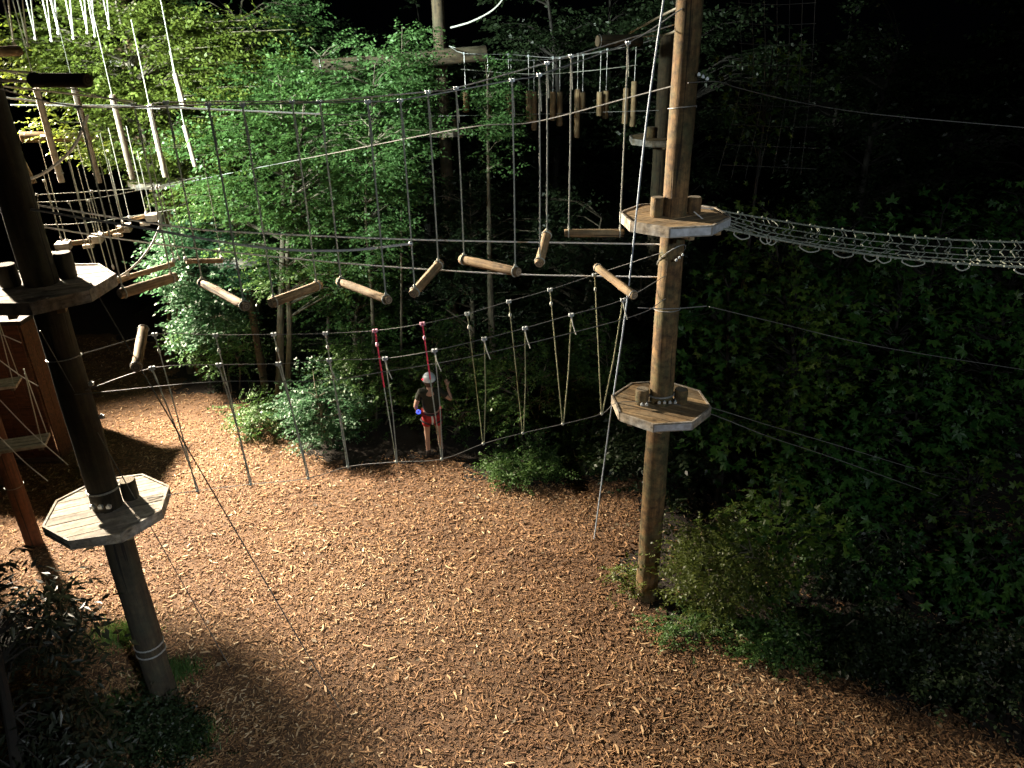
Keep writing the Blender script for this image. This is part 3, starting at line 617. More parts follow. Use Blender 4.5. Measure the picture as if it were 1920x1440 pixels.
pegs = [(870, 100, 170, 198), (914, 108, 172, 215), (953, 102, 170, 198), (958, 112, 178, 206), (991, 105, 170, 216), (1001, 113, 172, 232), (1037, 108, 172, 214), (1050, 109, 172, 224), (1084, 102, 167, 246), (1094, 103, 173, 196), (1127, 98, 172, 205), (1139, 93, 170, 210), (1178, 86, 165, 220), (1193, 84, 152, 225)]
pt = [[], []]
for i, (u, v0, v1, v2) in enumerate(pegs):
    y = 16.6 + .45 * (i % 2) ; top = P(u, v0, y); pt[i % 2].append(top); zb0 = zfor(top[0], y, v1); zb1 = zfor(top[0], y, v2 + 12)
    th = thing('hanging_peg', f'small upright log on a thin rope, {ORD[i]} from the far straight pole', 'log', (top[0], y, zb1), 'upright logs of the far walk')
    m_ = MB(); m_.log((top[0], y, zb1), (top[0], y, zb0), .062, 10, seg=3); build('log', m_, ['log', 'end'], th)
    m_ = MB(); m_.tube([(top[0], y, zb0), top], .008, 5); build('rope', m_, 'rope_white', th)
    m_ = MB(); m_.ball(top, .03, n=6, k=4); build('clamp', m_, 'clamp', th)
for k in (0, 1):
    a = P(842, 86, 17.2 + .4 * k); cable(['front', 'rear'][k] + ' cable carrying the upright far logs', [a] + pt[k] + [P(1262, 62, 15)], .008, k=3, group=GR)
cable('low sagging line across the upright far logs', [P(864, 130, 16.6), P(1000, 139, 16.5), P(1100, 133, 16.3), P(1195, 122, 16)], .007, 'rope', group=GR)
cable('level line behind the upright far logs', [P(800, 218, 17), P(1000, 214, 16.8), P(1235, 207, 16.4)], .007, group=GR)
cable('thick looped rope high behind the far straight pole', [P(845, 52, 17.6), P(885, 40, 17.4), P(925, 18, 17.2), P(950, -10, 17)], .02, 'rope', 'thick_rope', 'rope')
cable('thick anchor rope reaching the top of the tall right pole', [P(1205, 68, 12), P(1240, 66, 11), P(1262, 60, 10), P(1280, 48, 9.1)], .014, 'rope', 'thick_rope', 'rope')
cable('upper anchor rope at the top of the tall right pole', [P(1180, 62, 11.5), P(1245, 27, 10), P(1285, 8, 9.1)], .014, 'rope', 'thick_rope', 'rope')

# ------------------------------------------------------------------ hanging poles, upper left
vp = [((0, 180), (38, 335), 9.6), ((68, 165), (116, 342), 10.2), ((138, 160), (186, 343), 10.8), ((210, 178), (249, 336), 11.6), ((280, 198), (310, 332), 12.6), ((328, 138), (345, 200), 13.6), ((345, 235), (366, 312), 14.2)]
vl = ['at the frame edge', 'left of the curved white rope', 'crossed by the curved white rope', 'beside the orange-lit pole', 'right of the orange-lit pole', 'short, among upper leaves', 'short, among lower leaves']
for i, (a, b, y) in enumerate(vp):
    pb = P(*b, y); pa = P(*a, y)
    th = thing('hanging_pole', f'pale slim upright pole hung on cables, {vl[i]}', 'hanging pole', pb, 'upright hanging poles of the left walk')
    m_ = MB(); m_.log(pb, pa, .040, 12, seg=6); build('pole', m_, ['grey_plank', 'end'], th)
    m_ = MB(); m_.tube([pa, pa + (0, 0, 1.2)], .007, 5); build('rope', m_, 'rope', th)
    m_ = MB(); m_.tube([pb + (-.06, 0, .12), pb + (.06, 0, .12)], .008, 5); build('cross_pin', m_, 'clamp', th)
m_ = MB(); pa, pb = P(10, 250, 9.6), P(62, 345, 9.6); th = thing('leaning_post', 'grey post leaning beside the frame edge below the curved rope', 'post', pb); m_.log(pb, pa, .05, 12); build('post', m_, ['log', 'end'], th)
tc_ = [('top', [(0, 132), (60, 137), (110, 145)], .010, 7), ('short', [(0, 150), (58, 153)], .013, 6.8), ('third', [(0, 161), (100, 172), (250, 190)], .012, 9.5), ('broad white', [(-10, 181), (140, 197), (250, 199), (440, 207), (600, 214)], .014, 10.5), ('thin white', [(20, 197), (170, 199), (300, 204)], .010, 11)]
cable('far end of the broad white rope running on to the straight far pole', [P(598, 214, 12.9), P(700, 217, 15), P(832, 222, 17.7)], .010, 'rope', group=GR)
for nm, pts, r, y in tc_: cable(f'{nm} pale rope crossing the hanging poles at upper left', [P(u, v, y + .004 * u) for u, v in pts], r, 'rope_white', 'pale_rope', 'rope', group='pale ropes at upper left')
cable('thick white rope curving down across the hanging poles', [P(165, 215, 9), P(140, 272, 8.9), P(100, 312, 8.8), P(60, 334, 8.7), P(16, 340, 8.6)], .017, 'rope_white', 'curved_rope', 'rope')
cable('white rope hanging in a slack curve beside the near platform', [P(300, 424, 8.2), P(278, 468, 8.0), P(240, 508, 7.8), P(186, 538, 7.5)], .011, 'rope_white', 'curved_rope', 'rope')
# V ropes of a bridge at the very top left
for i in range(9):
    b = (26 + 22 * i + (0, 4, -3, 5, -4, 2, 6, -2, 3)[i], 82 - 3 * i + (0, 5, -4, 2, -8, 4, -3, 6, -5)[i]); y = 9.5 + .7 * i; B = P(*b, y)
    th = thing('stirrup_rope', f'white V of ropes at the top left corner, {ORD[i]} from the frame edge', 'rope loop', B, 'white V ropes in the top left corner')
    for du in (-26 + i * 1.2, -14 + i): m_ = MB(); m_.tube([B, P(b[0] + du, -25, y + (.2 if du < -20 else -.2))], .009, 5); build('rope', m_, 'rope', th)
    m_ = MB(); m_.ball(B, .03, n=6, k=4); build('knot', m_, 'rope', th)
m_ = MB(); pa, pb = P(-20, 98, 8.4), P(36, 95, 8.8); th = thing('horizontal_log', 'pale cut log end poking in at the left frame edge', 'log', pb); m_.log(pa, pb, .05, 12); build('log', m_, ['log', 'end'], th)
# swinging zigzag beams
rods = [((126, 457), (170, 452), 10.3), ((189, 442), (231, 429), 11), ((244, 412), (275, 405), 11.8), ((190, 537), (240, 520), 8.2), ((240, 520), (327, 494), 8.8), ((349, 490), (417, 489), 10)]
rl = ['thin pale beam between two grey blocks, nearest the dark pole', 'thin pale beam between two grey blocks, in the middle', 'thin pale beam between two grey blocks, farthest', 'short pale beam touching the near platform edge', 'long slim beam rising from the near platform', 'level slim beam ending at the small pale platform']
for (a, b, y), lb in zip(rods, rl):
    pa, pb = P(*a, y), P(*b, y + .25); th = thing('swing_rail', lb, 'beam', (pa + pb) / 2, 'swinging beams of the left walk'); m_ = MB(); m_.log(pa, pb, .032 if y < 11 else .028, 10); build('beam', m_, ['log', 'end'], th)
    for q in (pa, pb):
        m_ = MB(); m_.tube([q, q + (0, 0, 1.35)], .006, 5); build('rope', m_, 'rope', th)
        m_ = MB(); m_.ball(q + (0, 0, .04), .03, n=6, k=4); build('knot', m_, 'rope_white', th)
for i, ((u, v), y) in enumerate([((119, 461), 10.2), ((180, 447), 10.8), ((234, 427), 11.4), ((285, 407), 12)]):
    p = P(u, v, y); th = thing('step_block', f'grey wooden step block of the zigzag walk, {ORD[i]} from the dark pole', 'block', p, 'step blocks of the zigzag walk')
    m_ = MB(); m_.box(p, .17, .22, .10, .3); build('block', m_, 'grey_plank', th, smooth=False)
    m_ = MB(); m_.box(p + (-.1, -.06, -.09), .14, .09, .05, .3); build('foot_board', m_, 'grey_plank', th, smooth=False)
    m_ = MB(); m_.tube([p + (0, 0, .05), p + (0, 0, 1.0)], .006, 5); build('rope', m_, 'rope', th)
for nm, pts, y in [('upper', [(20, 368), (172, 359), (290, 350), (380, 330)], 10), ('middle', [(49, 380), (163, 374), (291, 351)], 9.4), ('lower', [(40, 423), (160, 418), (282, 400), (330, 392)], 11)]:
    cable(f'{nm} slack cable over the zigzag step blocks', [P(u, v, y + .007 * u) for u, v in pts], .0065, 'rope', group=GR)
hr = [((70, 365), (82, 491), 9.6), ((82, 339), (116, 452), 10), ((129, 379), (181, 512), 9.2), ((172, 359), (213, 505), 9.3), ((166, 376), (208, 528), 8.6), ((207, 326), (232, 420), 11), ((294, 351), (325, 480), 10), ((300, 351), (336, 488), 10.2), ((286, 352), (300, 420), 11)]
for i, (a, b, y) in enumerate(hr):
    pb = P(*b, y); th = thing('hanging_rope', f'thin pale rope hanging over the zigzag blocks, {ORD[i]} counted from the dark pole', 'rope', pb, 'thin ropes hanging over the zigzag walk')
    m_ = MB(); m_.tube([P(*a, y), pb], .0065, 5); build('rope', m_, 'rope', th)
    m_ = MB(); m_.ball(P(*a, y), .02, n=6, k=4); build('knot', m_, 'rope_white', th); m_ = MB(); m_.ball(pb + (0, 0, .03), .018, n=6, k=4, sc=(1, 1, 2)); build('knot', m_, 'rope_white', th)

# ------------------------------------------------------------------ plank bridge and brown shed, far left
for i, (u, v, y, L_, rot, lb) in enumerate([(40, 832, 8.75, .62, .30, 'grey slatted step hung from ropes in front of the brown shed'), (-8, 722, 10.0, .60, .30, 'white sunlit-looking step board at the left frame edge')]):
    p = P(u, v, y); th = thing('plank_step', lb.replace(' sunlit-looking', ' bright'), 'step', p, 'hung steps of the plank bridge'); ca, sa = math.cos(rot), math.sin(rot)
    for k in range(4):
        m_ = MB(); o2 = (k - 1.5) * .085; m_.box(p + (-sa * o2, ca * o2, 0), L_, .078, .04, rot); build('slat', m_, 'grey_plank', th, smooth=False)
    for s_ in (-1, 1):
        m_ = MB(); m_.box(p + (ca * s_ * L_ * .4, sa * s_ * L_ * .4, -.041), .05, .32, .04, rot); build('batten', m_, 'dark_wood', th, smooth=False)
        for o2 in (-.15, .15):
            q = p + (ca * s_ * L_ * .45 - sa * o2, sa * s_ * L_ * .45 + ca * o2, 0); m_ = MB(); m_.tube([q, q + (.02 * s_, -o2 * .5, 1.0)], .007, 5); build('rope', m_, 'rope', th)
for nm, pts, y in [('upper', [(5, 628), (40, 643)], 8.6), ('second', [(-5, 672), (35, 702), (72, 724)], 9.0), ('third', [(-5, 745), (60, 812), (128, 872)], 8.6), ('lowest', [(-5, 815), (45, 865), (90, 902)], 8.4)]:
    cable(f'{nm} pale rope of the plank bridge at the left edge', [P(u, v, y) for u, v in pts], .007, 'rope_white', 'pale_rope', 'rope', group='pale ropes of the plank bridge')
pb_ = gp(66, 1022); th = thing('brown_post', 'red-brown stained post at the left frame edge', 'post', (pb_[0], pb_[1], 0)); m_ = MB(); m_.log((pb_[0], pb_[1], -.1), (pb_[0], pb_[1], 4.6), .135, 16, seg=12); build('post', m_, ['brown', 'end_dark'], th)
m_ = MB(); m_.tube(ring((pb_[0], pb_[1], 1.2), (0, 0, 1), .137, .01), .008, 5, caps=False); build('band', m_, 'steel_dark', th)
sh = gp(116, 868); th = thing('brown_shed', 'red-brown boarded shed in shadow behind the dark pole', 'shed', (sh[0] - 1.2, sh[1] + .5, 0))
nbd = 12
for k in range(nbd):
    m_ = MB(); m_.box((sh[0] - .13 - .24 * k, sh[1] + .004 * (k % 2), 1.5), .232, .03, 3.0); build('board', m_, 'brown', th, smooth=False)
for k in range(6):
    m_ = MB(); m_.box((sh[0], sh[1] + .15 + .24 * k, 1.5), .03, .232, 3.0); build('board', m_, 'brown', th, smooth=False)
m_ = MB(); m_.box((sh[0] - 1.4, sh[1] + .72, 3.05), 3.1, 1.7, .08); build('roof', m_, 'roof_black', th, smooth=False)
td = thing('shade_hut', 'unseen hut added outside the left frame edge to cast shade', 'hut', (-10.2, 12.2, 0))  # never in view, added to shade the lower left corner
for k in range(10):
    m_ = MB(); m_.box((-10.05, 11.3 + .2 * k, 5.0), 1.7, .19, .05); build('plank', m_, 'dark_wood', td, smooth=False)
for k in range(8):
    for yy in (11.2, 13.2):
        m_ = MB(); m_.box((-10.79 + .21 * k, yy, 5.42), .2, .03, .80); build('board', m_, 'dark_wood', td, smooth=False)
    for xx in (-10.9, -9.2):
        m_ = MB(); m_.box((xx, 11.34 + .247 * k, 5.42), .03, .235, .80); build('board', m_, 'dark_wood', td, smooth=False)
m_ = MB(); m_.box((-10.05, 12.2, 5.86), 1.9, 2.2, .06); build('roof', m_, 'roof_black', td, smooth=False)
m_ = MB(); m_.log((-10.2, 12.2, -.1), (-10.2, 12.2, 4.97), .16, 14); build('post', m_, ['brown', 'end_dark'], td)
m_ = MB(); m_.box((sh[0] - 1.4, sh[1] - .05, .08), 2.9, .06, .14); build('sill', m_, 'dark_wood', th, smooth=False)

# ------------------------------------------------------------------ foliage
def spray(kind, seed, n=13, L=.42, s=1.0):
    r = np.random.default_rng(seed); V = []; Fq = []; tint = []; axis = np.array((1., 0, 0))
    for i in range(n):
        t = (i + .6) / n; side = 1 if i % 2 else -1
        if i == n - 1: side = 0
        base = np.array((t * L, 0, -.10 * L * t * t)) + r.normal(0, .012, 3)
        ang = side * r.uniform(.75, 1.25); d = np.array((math.cos(ang), math.sin(ang), r.normal(-.12, .22))); d /= np.linalg.norm(d)
        nn = np.array((r.normal(0, .45), r.normal(0, .45), 1.)); nn -= d * nn.dot(d); nn /= np.linalg.norm(nn); w = np.cross(nn, d)
        ll = s * r.uniform(.055, .09); ww = ll * r.uniform(.26, .36); tn = r.random()
        if kind == 'long': ll *= 1.7; ww *= .9
        o = len(V)
        V += [base, base + d * ll * .38 + w * ww - nn * .1 * ww, base + d * ll - nn * .12 * ll, base + d * ll * .38 - w * ww - nn * .1 * ww]
        Fq.append((o, o + 1, o + 2, o + 3)); tint += [tn] * 4
    o = len(V); tw = .004   # twig
    return np.array(V), np.array(Fq), np.array(tint)
SPR = [spray('leaf', 20 + k) for k in range(6)]
SPRL = [spray('long', 40 + k, 9, .5) for k in range(4)]
def place(temps, pos, dirs, scale, roll):
    """copies of spray templates at pos pointing along dirs"""
    n = len(pos); which = rng.integers(0, len(temps), n); Vs, Fs, Ts = [], [], []; o = 0
    for k, (tv, tf, tt) in enumerate(temps):
        idx = np.nonzero(which == k)[0]
        if not len(idx): continue
        d = dirs[idx]; d = d / np.linalg.norm(d, axis=1)[:, None]
        up = np.tile([0, 0, 1.], (len(idx), 1)) + roll * rng.normal(0, 1, (len(idx), 3)); up -= d * (up * d).sum(1)[:, None]; up /= np.linalg.norm(up, axis=1)[:, None]
        w = np.cross(up, d); R = np.stack([d, w, up], 2)
        v = np.einsum('nij,mj->nmi', R, tv) * scale[idx][:, None, None] + pos[idx][:, None, :]
        Vs.append(v.reshape(-1, 3)); Fs.append((np.arange(len(idx))[:, None, None] * len(tv) + tf).reshape(-1, tf.shape[1]) + o); o += len(idx) * len(tv)
        Ts.append(np.clip(np.tile(tt, len(idx)) * .6 + np.repeat(rng.random(len(idx)) * .4, len(tv)), 0, 1))
    return np.concatenate(Vs), np.concatenate(Fs), np.concatenate(Ts)
def crown_points(c, rad, n, shell=.35):
    p = rng.normal(0, 1, (n, 3)); p /= np.linalg.norm(p, axis=1)[:, None]; p *= (shell + (1 - shell) * rng.random(n) ** .6)[:, None]
    lump = 1 + .22 * np.sin(p[:, 0] * 5 + c[0]) * np.cos(p[:, 1] * 4 + c[1]) + .15 * np.sin(p[:, 2] * 7)
    return np.asarray(c) + p * lump[:, None] * np.asarray(rad)
def tree(label, base, crown, rad, trunk_r, leaf, nclump, per, name='tree', cat='tree', group='trees', scale=1.0, temps=None, stems=1, lean=0.0, bark='bark', trunk_top=None, drawtwigs=True, partname='crown'):
    base = np.asarray(base, float); crown = np.asarray(crown, float)
    th = thing(name, label, cat, (base[0], base[1], 0), group)
    mb = MB(); segs = []
    for k in range(stems):
        off = np.array((.16 * k, .05 * k, 0)); top = crown + (rng.normal(0, .25), rng.normal(0, .2), rad[2] * (.75 if k == 0 else .4))
        pts = spline([base + off + (0, 0, -.1), base + off + (top - base - off) * (.33, .33, .33) + (rng.normal(0, .08), rng.normal(0, .08), 0), base + off + (top - base - off) * .66 + (rng.normal(0, .12), rng.normal(0, .12), 0), top], 7)
        rr = [trunk_r * (1 - .82 * i / (len(pts) - 1)) * (.8 if k else 1) for i in range(len(pts))]
        mb.tube(pts, rr, 9, rough=.06); segs += list(zip(pts, rr))
    tp = np.array([s[0] for s in segs])
    ends = crown_points(crown, rad, nclump)
    ends[:, 2] = np.maximum(ends[:, 2], .15)
    Ps, Ds = [], []
    for e in ends:
        dv = tp - e; cost = np.linalg.norm(dv, axis=1) + np.maximum(0, dv[:, 2] + .25 * np.linalg.norm(e[:2] - tp[:, :2], axis=1)) * 1.5
        a = tp[np.argmin(cost)]; mid = (a + e) / 2 + (0, 0, .12 * np.linalg.norm(e - a)) ; 
        if drawtwigs:
            l = np.linalg.norm(e - a); mb.tube([a, mid, e], [.010 + .008 * l, .007 + .003 * l, .003], 4, caps=False)
        out = e - a; out[2] *= .35; out /= (np.linalg.norm(out) + 1e-6)
        t = rng.random(per) ** .7; q = (1 - t)[:, None] * mid + t[:, None] * e
        Ps.append(q + rng.normal(0, .16, (per, 3)) * (1, 1, .55)); dd = out + rng.normal(0, .65, (per, 3)) * (1, 1, .35); Ds.append(dd)
    build('trunk' if cat == 'tree' else 'stem', mb, bark, th)
    pos = np.concatenate(Ps); dirs = np.concatenate(Ds); pos[:, 2] = np.maximum(pos[:, 2], .06)
    v, f, t = place(temps or SPR, pos, dirs, scale * rng.uniform(.75, 1.2, len(pos)), .3)
    me = arrmesh(partname, v - np.asarray((base[0], base[1], 0)), f, leaf, t)
    o = bpy.data.objects.new(partname, me); C.objects.link(o); o.parent = th
    return th
def bush(label, u, v, size, leaf, nclump, per, y=None, scale=.8, temps=None, zc=None, group='bushes', name='bush'):
    b = gp(u, v) if y is None else np.array((P(u, v, y)[0], y, 0))
    return tree(label, (b[0], b[1], 0), (b[0], b[1], zc if zc else size[2] * .95), size, .03, leaf, nclump, per, name, 'bush', group, scale, temps, stems=3, partname='foliage')

fallen_leaves()
t1 = gp(522, 770)
tree('young tree with forked pale trunk in front of the dark thicket', (t1[0], t1[1], 0), P(540, 340, 15.3), (2.4, 1.6, 2.3), .10, 'leaf', 190, 17, stems=2)
tree('bright yellow-green tree spreading over the top left corner', P(330, 560, 17.6) * (1, 1, 0), P(250, 125, 16.3), (2.9, .95, 1.75), .12, 'leaf_yellow', 210, 16, scale=1.1)
tree('slender sapling with bright fresh leaves reaching above the log beam', P(700, 760, 15.5) * (1, 1, 0), P(712, 290, 15.0), (1.15, 1.0, 2.1), .05, 'leaf_bright', 110, 13, scale=1.0)
tree('loose spreading boughs of fresh leaves between the sapling and the left trees', P(600, 640, 17.2) * (1, 1, 0), P(610, 190, 16.6), (1.9, .8, 1.1), .06, 'leaf_bright', 90, 13)
tree('loose yellow-green boughs around the hanging poles', P(300, 600, 17.8) * (1, 1, 0), P(350, 290, 17.0), (1.5, .7, 1.5), .06, 'leaf_yellow', 80, 13)
tree('narrow leader of fresh leaves behind the sapling', P(745, 700, 15.4) * (1, 1, 0), P(760, 130, 15.3), (.45, .45, .95), .035, 'leaf_bright', 26, 9)
tree('leafy tree filling the gap between the pale poles', P(420, 640, 20.5) * (1, 1, 0), P(480, 170, 20), (3.2, 1.3, 2.6), .12, 'leaf_bright', 150, 15, scale=1.15)
tree('blue-green leafy shrub tree beside the near platform', gp(385, 712) * (1, 1, 0), P(385, 520, 15.8), (1.15, .9, 1.5), .05, 'leaf_blue', 90, 12, scale=1.1)
tree('climbing ivy column on a stump between the far hanging logs', P(925, 560, 15.6) * (1, 1, 0), P(926, 220, 15.6), (.32, .35, .95), .09, 'leaf_bright', 40, 9, scale=.9)
for i, (u, v, y, rad, lf, lb) in enumerate([(870, 470, 16.2, (1.9, 1.0, 1.9), 'leaf_dark', 'dark leafy tree below the ivy column'), (1060, 560, 16.0, (1.9, 1.1, 2.3), 'leaf_dark', 'shadowed leafy tree behind the foreshortened hanging log'), (650, 520, 16.8, (2.0, 1.1, 1.8), 'leaf', 'dense dark tree behind the sapling'), (1180, 640, 14.6, (1.1, .9, 1.9), 'leaf_dark', 'dark shrubby tree just left of the right pole')]):
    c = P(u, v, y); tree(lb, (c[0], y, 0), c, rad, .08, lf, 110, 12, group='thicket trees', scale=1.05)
# thicket round the clearing
bush('round leafy bush lit beside the rope loops', 615, 835, (.85, .7, .85), 'leaf_blue', 60, 12)
bush('low grey-green shrub at the foot of the forked trunk', 495, 812, (.55, .45, .38), 'leaf', 34, 10, scale=.7)
bush('tall loose bush behind the round leafy bush', 690, 800, (1.0, .8, 1.15), 'leaf', 64, 11)
bush('dark bush directly behind the climber', 850, 815, (1.1, .7, 1.35), 'leaf', 70, 11)
bush('leafy thicket under the rope loops right of the climber', 985, 850, (1.25, .8, 1.4), 'leaf', 80, 11)
bush('leafy thicket left of the long grey strap', 1090, 845, (.9, .8, 1.7), 'leaf', 70, 11)
bush('low bright green ground cover beside the climber', 975, 895, (.75, .42, .28), 'leaf', 46, 10, scale=.7)
bush('small green seedling patch near the long grey strap', 1105, 885, (.4, .3, .3), 'leaf', 18, 8, scale=.6)
bush('leafy branches hanging low beside the forked trunk', 420, 735, (.95, .6, .7), 'leaf_bright', 50, 11, zc=1.2)
bush('small-leaved shrub right of the tall pole base', 1330, 1160, (.72, .55, .95), 'leaf_olive', 100, 12, scale=.62)
bush('tiny yellow-green plant left of the tall pole base', 1175, 1105, (.16, .16, .25), 'leaf_yellow', 12, 7, scale=.5)
bush('dark low shrub beyond the young maple', 1610, 1090, (.8, .5, .5), 'leaf_dark', 50, 10, scale=.9)
bush('dark low weeds under the young maple', 1480, 1215, (.7, .3, .22), 'leaf', 44, 9, scale=.7)
bush('dark low shrub in the shadow at the chip edge', 1640, 1235, (.8, .4, .30), 'leaf_dark', 50, 9, scale=.9)
bush('dark low shrub nearest the lower right corner', 1830, 1290, (.8, .4, .30), 'leaf_dark', 50, 9, scale=.9)
bush('low weeds in front of the tall pole base', 1290, 1190, (.55, .16, .10), 'leaf', 26, 7, scale=.5)
bush('low dark undergrowth around the foot of the dark pole', 285, 1395, (.62, .3, .16), 'leaf_dark', 40, 9, scale=.7)
# maples with big lobed leaves on the right: the largest leaves are pieces of their own
def maple_leaf():
    pts = [(0, 0)]; lobes = [(-2.25, .62), (-1.15, .92), (0, 1.0), (1.15, .92), (2.25, .62)]; prof = []
    for k, (a, r) in enumerate(lobes):
        a *= .78
        prof += [(a - .20, r * .72), (a - .07, r * .80), (a, r), (a + .07, r * .80), (a + .20, r * .72)]
        if k < 4: prof.append((a + .45, .42))
    V = [(0, 0, 0)] + [(r * math.cos(a), r * math.sin(a), -.18 * r * r * abs(math.sin(a)) - .05 * r * r) for a, r in prof]
    Fq = [(0, i, i + 1) for i in range(1, len(V) - 1)]
    V.append((-.55, 0, .02)); return np.array(V[:-1]), np.array(Fq)
MLV, MLF = maple_leaf()
ml_meshes = []
for k in range(5):
    v = MLV.copy(); v[:, 2] += .12 * np.sin(v[:, 0] * 4 + k) * .4; ml_meshes.append(arrmesh('leaf', v, MLF, 'leaf_maple', np.full(len(v), .15 + .2 * k)))
ONE = [(MLV, MLF, np.full(len(MLV), .5))]
def maple(label, base, crown, rad, ncl, per, nbig, sz=.085, leaf='leaf_maple'):
    base = np.asarray(base, float); th = thing('maple_tree', label, 'tree', (base[0], base[1], 0), 'maple trees on the right')
    top = np.asarray(crown) + (0, 0, rad[2] * .7); mb = MB()
    pts = spline([base + (0, 0, -.1), base + (top - base) * .4 + (.1, .05, 0), top], 8); mb.tube(pts, [.07 * (1 - .8 * i / (len(pts) - 1)) for i in range(len(pts))], 8, rough=.05)
    tp = np.array(pts); ends = crown_points(crown, rad, ncl, .45); ends[:, 2] = np.maximum(ends[:, 2], .2); Ps, Ds = [], []
    for e in ends:
        a = tp[np.argmin(np.linalg.norm(tp - e - (0, 0, -.3), axis=1))]; mid = (a + e) / 2 + (0, 0, .15); mb.tube([a, mid, e], [.014, .008, .003], 4, caps=False)
        Ps.append(e + rng.normal(0, .17, (per, 3))); out = e - a; out[2] -= .3; out /= np.linalg.norm(out) + 1e-6; Ds.append(out + rng.normal(0, .55, (per, 3)))
    build('trunk', mb, 'bark_dark', th)
    pos = np.concatenate(Ps); dirs = np.concatenate(Ds); pos[:, 2] = np.maximum(pos[:, 2], .08)
    # the camera-side leaves stay single pieces
    order = np.argsort(np.linalg.norm(pos - CAMP, axis=1)); bigi = order[:nbig]; rest = order[nbig:]
    v, f, t = place(ONE, pos[rest], dirs[rest], sz * rng.uniform(.7, 1.25, len(rest)), .5); t = np.repeat(rng.random(len(rest)), len(MLV))
    o = bpy.data.objects.new('crown', arrmesh('crown', v - (base[0], base[1], 0), f, leaf, t)); C.objects.link(o); o.parent = th; o['kind'] = 'stuff'
    for i in bigi:
        d = Vector(dirs[i]).normalized(); up = Vector((0, 0, 1)) + Vector(rng.normal(0, .5, 3)); up = (up - d * up.dot(d)).normalized(); w = up.cross(d)
        s_ = sz * rng.uniform(.8, 1.3); R = Matrix((d, w, up)).transposed().to_4x4()
        lf = bpy.data.objects.new('leaf', ml_meshes[int(rng.integers(0, 5))]); C.objects.link(lf); lf.parent = th
        lf.matrix_local = Matrix.Translation(Vector(pos[i] - (base[0], base[1], 0))) @ R @ Matrix.Scale(s_, 4)
    return th
g = gp(1440, 1170); maple('young maple with broad lobed leaves low beside the tall right pole', (g[0] + .1, g[1] + .4, 0), P(1450, 1020, 9.1), (.95, .7, 1.0), 80, 9, 150, .105)
c = P(1420, 730, 10.3); maple('maple with lobed leaves right of the lower octagonal platform', (c[0] + .8, c[1] + .5, 0), P(1470, 700, 10.5), (.9, .8, 1.75), 90, 10, 110, .105)
c = P(1480, 470, 10.8); maple('maple boughs under the knotted net bridge', (c[0] + 1.2, c[1] + .6, 0), P(1440, 450, 10.9), (.7, .6, .5), 26, 9, 40)
c = P(1640, 640, 11.2); maple('large dim maple filling the right side of the clearing', (c[0] + .6, 11.6, 0), P(1660, 680, 11.2), (1.5, .9, 2.0), 70, 9, 0, .095)
c = P(1800, 960, 9.6); maple('dim maple at the far right frame edge', (c[0] + .5, 9.9, 0), P(1800, 930, 9.6), (1.1, .7, .7), 34, 9, 40, .095)
c = P(1430, 170, 12.6); maple('dark maple top behind the hanging square net', (c[0], 13.0, 0), P(1440, 170, 12.8), (.8, .7, .8), 26, 9, 0, .1)
for i, (u, v, y, rad, ncl) in enumerate([(1560, 930, 10.2, (1.1, .7, 1.3), 90), (1700, 820, 10.6, (1.2, .7, 1.5), 90), (1850, 700, 10.8, (1.2, .8, 1.6), 90), (1560, 560, 11.6, (1.2, .8, 1.5), 80), (1740, 520, 12.2, (1.4, .8, 1.5), 80), (1900, 480, 12.4, (1.3, .8, 1.5), 70), (1660, 1060, 9.2, (.9, .6, .7), 60), (1350, 690, 11.2, (.75, .7, 1.9), 80), (1860, 1090, 8.6, (.9, .6, .6), 50)]):
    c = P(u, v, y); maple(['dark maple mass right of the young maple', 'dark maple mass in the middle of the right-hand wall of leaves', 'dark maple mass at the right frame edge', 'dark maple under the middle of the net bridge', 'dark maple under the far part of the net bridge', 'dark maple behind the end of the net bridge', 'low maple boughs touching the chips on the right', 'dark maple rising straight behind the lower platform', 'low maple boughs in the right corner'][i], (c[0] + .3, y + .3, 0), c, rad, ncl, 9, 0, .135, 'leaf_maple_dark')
tree('overhanging tree outside the frame that dapples the tall right pole', (5.6, .6, 0), (4.3, 1.6, 9.2), (1.0, .8, .8), .12, 'leaf_dark', 34, 8, group='trees beside the viewing platform')
# near dark tree at lower left
def front_tree():
    b = np.array((-5.25, 5.2, 0)); th = thing('dark_foreground_tree', 'dark big-leaved tree in the lower left corner', 'tree', b)
    ends = np.concatenate([crown_points(P(45, 1180, 6.0), (.62, .45, .42), 30, .2), crown_points(P(60, 1370, 5.6), (.55, .45, .45), 34, .2), crown_points(P(-60, 1100, 6.6), (.5, .5, .5), 16, .2)])
    mb = MB(); top = np.array((-4.9, 5.7, 4.3)); pts = spline([b + (0, 0, -.1), (b + top) / 2 + (.1, 0, 0), top], 7); mb.tube(pts, [.07 * (1 - .7 * i / (len(pts) - 1)) for i in range(len(pts))], 8)
    tp = np.array(pts); Ps, Ds = [], []
    for e in ends:
        a = tp[np.argmin(np.linalg.norm(tp - e, axis=1))]; mb.tube([a, (a + e) / 2 + (0, 0, .1), e], [.015, .009, .004], 4, caps=False)
        out = e - a; out[2] -= .25; out /= np.linalg.norm(out) + 1e-6; Ps.append(e + rng.normal(0, .13, (6, 3))); Ds.append(out + rng.normal(0, .5, (6, 3)) - (0, 0, .3))
    build('trunk', mb, 'bark_dark', th); pos = np.concatenate(Ps); dirs = np.concatenate(Ds)
    v, f, t = place(SPRL, pos, dirs, 1.05 * rng.uniform(.8, 1.2, len(pos)), .4)
    o = bpy.data.objects.new('crown', arrmesh('crown', v - b, f, 'leaf_black', t)); C.objects.link(o); o.parent = th
front_tree()
